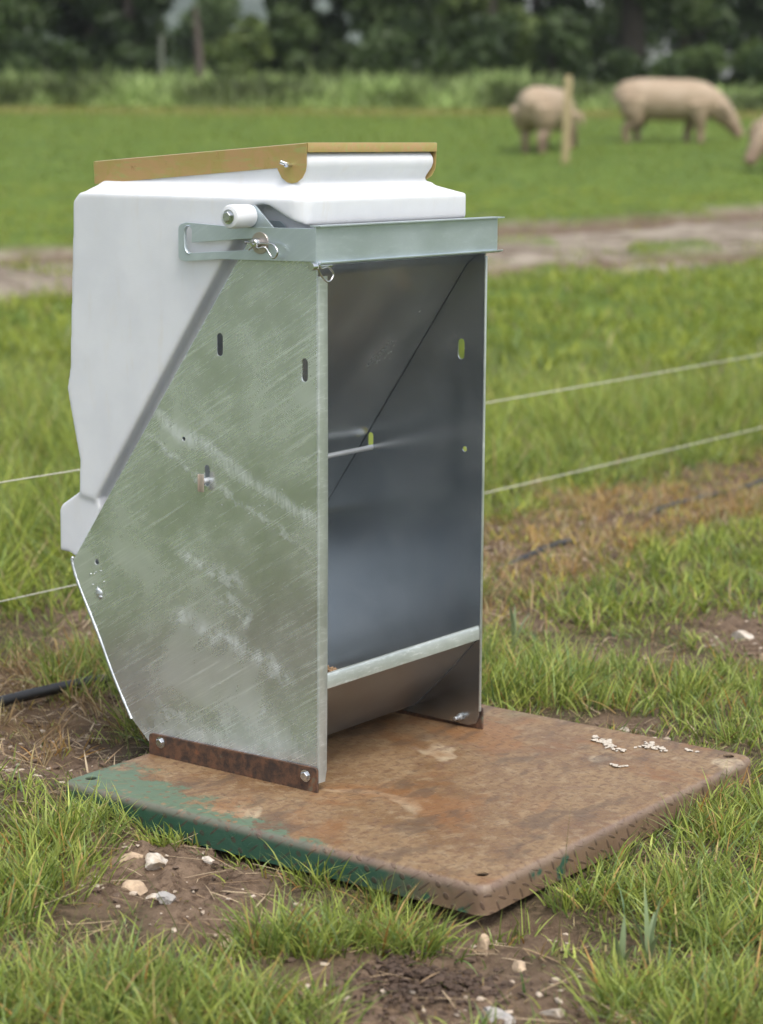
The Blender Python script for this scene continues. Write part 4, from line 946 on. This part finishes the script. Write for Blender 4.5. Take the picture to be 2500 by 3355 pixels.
DK = ((.013, .027, .009), (.062, .098, .026)); MD = ((.028, .055, .016), (.105, .150, .040)); LT = ((.07, .11, .03), (.150, .195, .055))
def tree(name, lab, cat, x, y, h, rx, base, tone, n, seed, trunk=.14, size=.16, ncl=26, fill=.42, group='trees and bushes behind the field'):
    r_ = random.Random(seed); z0 = zl(x, y) if y < 70 else 2.2
    o = tag(empty(name, (x, y, z0 - .05)), lab, cat, group)
    t = MB(); lean = r_.uniform(-.15, .15)
    top = (lean, r_.uniform(-.1, .1), h * .8); t.tube(smooth_path([(0, 0, -.1), (lean * .3, .03, h * .3), (lean * .7, 0, h * .55), top], 4), [trunk * (1.15 - .075 * i) for i in range(13)], 10)
    cl = []
    for i in range(ncl):
        f = (i + r_.random()) / ncl; z = base + (h - base) * f; sh = math.sin(math.pi * min(1, .18 + .80 * f)) ** .7
        a = r_.uniform(0, 6.28); q = rx * sh * math.sqrt(r_.uniform(.15, 1)); cr = rx * fill * r_.uniform(.6, 1.25)
        c = (q * math.cos(a) * (1 - .25 * fill), q * math.sin(a) * (1 - .25 * fill), z, cr); cl.append(c)
        if i % 3 == 0:
            zb = max(.15, min(z - .5, h * .7)); t.tube(smooth_path([(lean * zb / h, 0, zb), (c[0] * .5, c[1] * .5, (zb + z) / 2 + .1), c[:3]], 3), [trunk * .4, trunk * .36, trunk * .3, trunk * .25, trunk * .2, trunk * .14, trunk * .08], 6)
    t.build('trunk', M_bark, o, 60)
    link('crown', npmesh('crown', *crown(cl, n, size, tone[0], tone[1], seed)), M_leaf, o)
T = 'tree'
tree('tree', 'leafy tree at the left edge with a yellowish green side', T, -8.7, 50, 7.5, 2.0, .6, MD, 9000, 1)
tree('tree', 'dark dense tree second from the left edge', T, -7.0, 52.5, 8.0, 1.7, .4, DK, 9000, 2)
tree('tree', 'dark tree left of the hazy gap', T, -5.75, 50, 7.0, 1.05, .3, DK, 7000, 3)
tree('tree', 'mid green rounded tree far back in the hazy gap', T, -6.1, 78, 3.7, 1.45, .2, MD, 6000, 4)
tree('tree', 'pale distant tree at the left side of the hazy gap', T, -7.4, 88, 3.6, 1.4, .3, MD, 3500, 5)
tree('bush', 'light green bush below the gap, front of the middle trees', 'bush', -2.95, 47.5, 1.45, .85, .15, LT, 3000, 6, .05, .11, 16)
tree('bush', 'green bush left of the middle trees beside the light one', 'bush', -2.05, 48.2, 1.8, .8, .15, MD, 3000, 7, .05, .11, 16)
tree('tree', 'dark tree at the right side of the hazy gap', T, -1.75, 52, 7.0, 1.15, .3, DK, 8000, 8)
tree('tree', 'large dark tree in the middle above the feeder', T, -.35, 50.5, 8.0, 1.5, .3, DK, 9000, 9)
tree('tree', 'dark tree right of the middle, behind the lid end', T, 1.05, 53.5, 8.0, 1.3, .3, DK, 8000, 10)
tree('tree', 'lighter green tree between the middle trees and the left pig', T, 2.35, 49, 6.6, 1.1, .5, LT, 7000, 11)
tree('tree', 'dark tree behind the pig at the stake', T, 3.75, 55, 7.5, 1.35, .4, DK, 7000, 12)
tree('tree', 'tall tree with a bare dark trunk between two pigs', T, 5.85, 52, 7.5, 2.2, 2.5, DK, 8000, 13, .33, .15, 30, .34)
tree('tree', 'thin crowned tree right of the bare trunk, sky showing through', T, 8.0, 59, 7.5, 2.4, 1.9, MD, 8000, 14, .16, .15, 30, .32)
tree('tree', 'dark tree with a thick trunk at the right edge', T, 9.15, 52, 8.0, 1.7, 2.0, DK, 8000, 15, .32, .15, 28, .36)
tree('tree', 'dense dark tree filling the gap behind the bare trunk', T, 6.6, 66, 7.0, 1.9, 1.0, MD, 7000, 16)
tree('tree', 'dense dark tree behind the thin crowned tree at the right', T, 9.9, 68, 7.0, 2.2, 1.6, DK, 8000, 17)
for i, (x, y, h, rx, tn, lab) in enumerate(((.3, 46.5, 1.5, 1.1, DK, 'dark low bush under the middle trees'), (2.0, 46.0, 1.5, 1.1, DK, 'dark low bush left of the pig at the stake'), (3.6, 46.6, 1.7, 1.0, DK, 'dark low bush right behind the wooden stake'), (5.0, 47, .95, .8, DK, 'dark low bush at the foot of the bare trunk'),
                                            (6.5, 46.5, .95, .9, MD, 'low green bush behind the side on pig'), (7.9, 46.8, 1.0, .9, MD, 'low green bush right of the side on pig'), (9.2, 46.2, 1.3, .9, DK, 'dark low bush at the right edge'), (-7.2, 46.5, 1.1, 1.2, DK, 'dark low bush at the left under the trees'), (-5.3, 46.8, .9, .8, DK, 'dark low bush left of the brown post'))):
    tree('bush', lab, 'bush', x, y, h, rx, .1, tn, 2600, 30 + i, .05, .11, 14)
mb = MB(); mb.tube(smooth_path([(0, 0, -.2), (.02, 0, .6), (-.02, .01, 1.25), (-.06, 0, 1.75)], 4), [.11 - .006 * i for i in range(13)], 9)
o = mb.build('post', plain('weathered_post', (.085, .066, .055), .9, 0, .3, 12, .5), None, 50); o.location = (-3.72, 44.2, zl(-3.72, 44.2)); tag(o, 'weathered brown post standing in the hazy gap between trees', 'post')
mb = MB(); mb.tube(smooth_path([(0, 0, -.2), (.0, 0, .6), (.01, .01, 1.2)], 4), .05, 8)
o = mb.build('post', plain('pale_post', (.12, .13, .10), .9, 0, .2, 12, .3), None, 50); o.location = (-4.45, 44.0, zl(-4.45, 44)); tag(o, 'thin pale grey post left of the brown post', 'post')
# far wooded hillside
hx = np.linspace(-140, 160, 220); hy = np.linspace(230, 520, 70); HXg, HYg = np.meshgrid(hx, hy)
hz = 2.0 + (26 * sst(HYg, 225, 480)) * (.75 + .5 * fbm(HXg * .012, HYg * .012, 71)) * (1 - .72 * sst(HXg, 5, 35)) + 3.5 * (fbm(HXg * .14, HYg * .14, 73) - .4) * sst(HYg, 240, 300)
I, J = np.meshgrid(np.arange(len(hy) - 1), np.arange(len(hx) - 1), indexing='ij'); b0 = I * len(hx) + J
hq = np.stack([b0, b0 + 1, b0 + len(hx) + 1, b0 + len(hx)], -1).reshape(-1, 4)
k = NT('far_hillside'); v = k.coord(); k.P(Base_Color=k.mix(k.ramp(k.noise(v, .05, 4), .4, .6), (.030, .048, .034), (.055, .075, .05)), Roughness=.95)
tag(link('hill', npmesh('hill', np.stack([HXg.ravel(), HYg.ravel(), hz.ravel()], -1), hq), k.m), 'far wooded hillside fading in the gap between trees', kind='structure')

# ------------------------------------------------------------------ damp air
hz_ = MB(); hz_.box((-600, -600, -1.2), (600, 600, 44))
hm = bpy.data.materials.new('haze'); hm.use_nodes = True; ht = hm.node_tree; ht.nodes.clear()
ho = ht.nodes.new('ShaderNodeOutputMaterial'); hv = ht.nodes.new('ShaderNodeVolumePrincipled'); hv.inputs['Color'].default_value = (.86, .91, .96, 1); hv.inputs['Density'].default_value = .00032
ht.links.new(hv.outputs[0], ho.inputs['Volume'])
o = hz_.build('haze', hm, None); tag(o, 'thin damp haze over the field', kind='stuff')
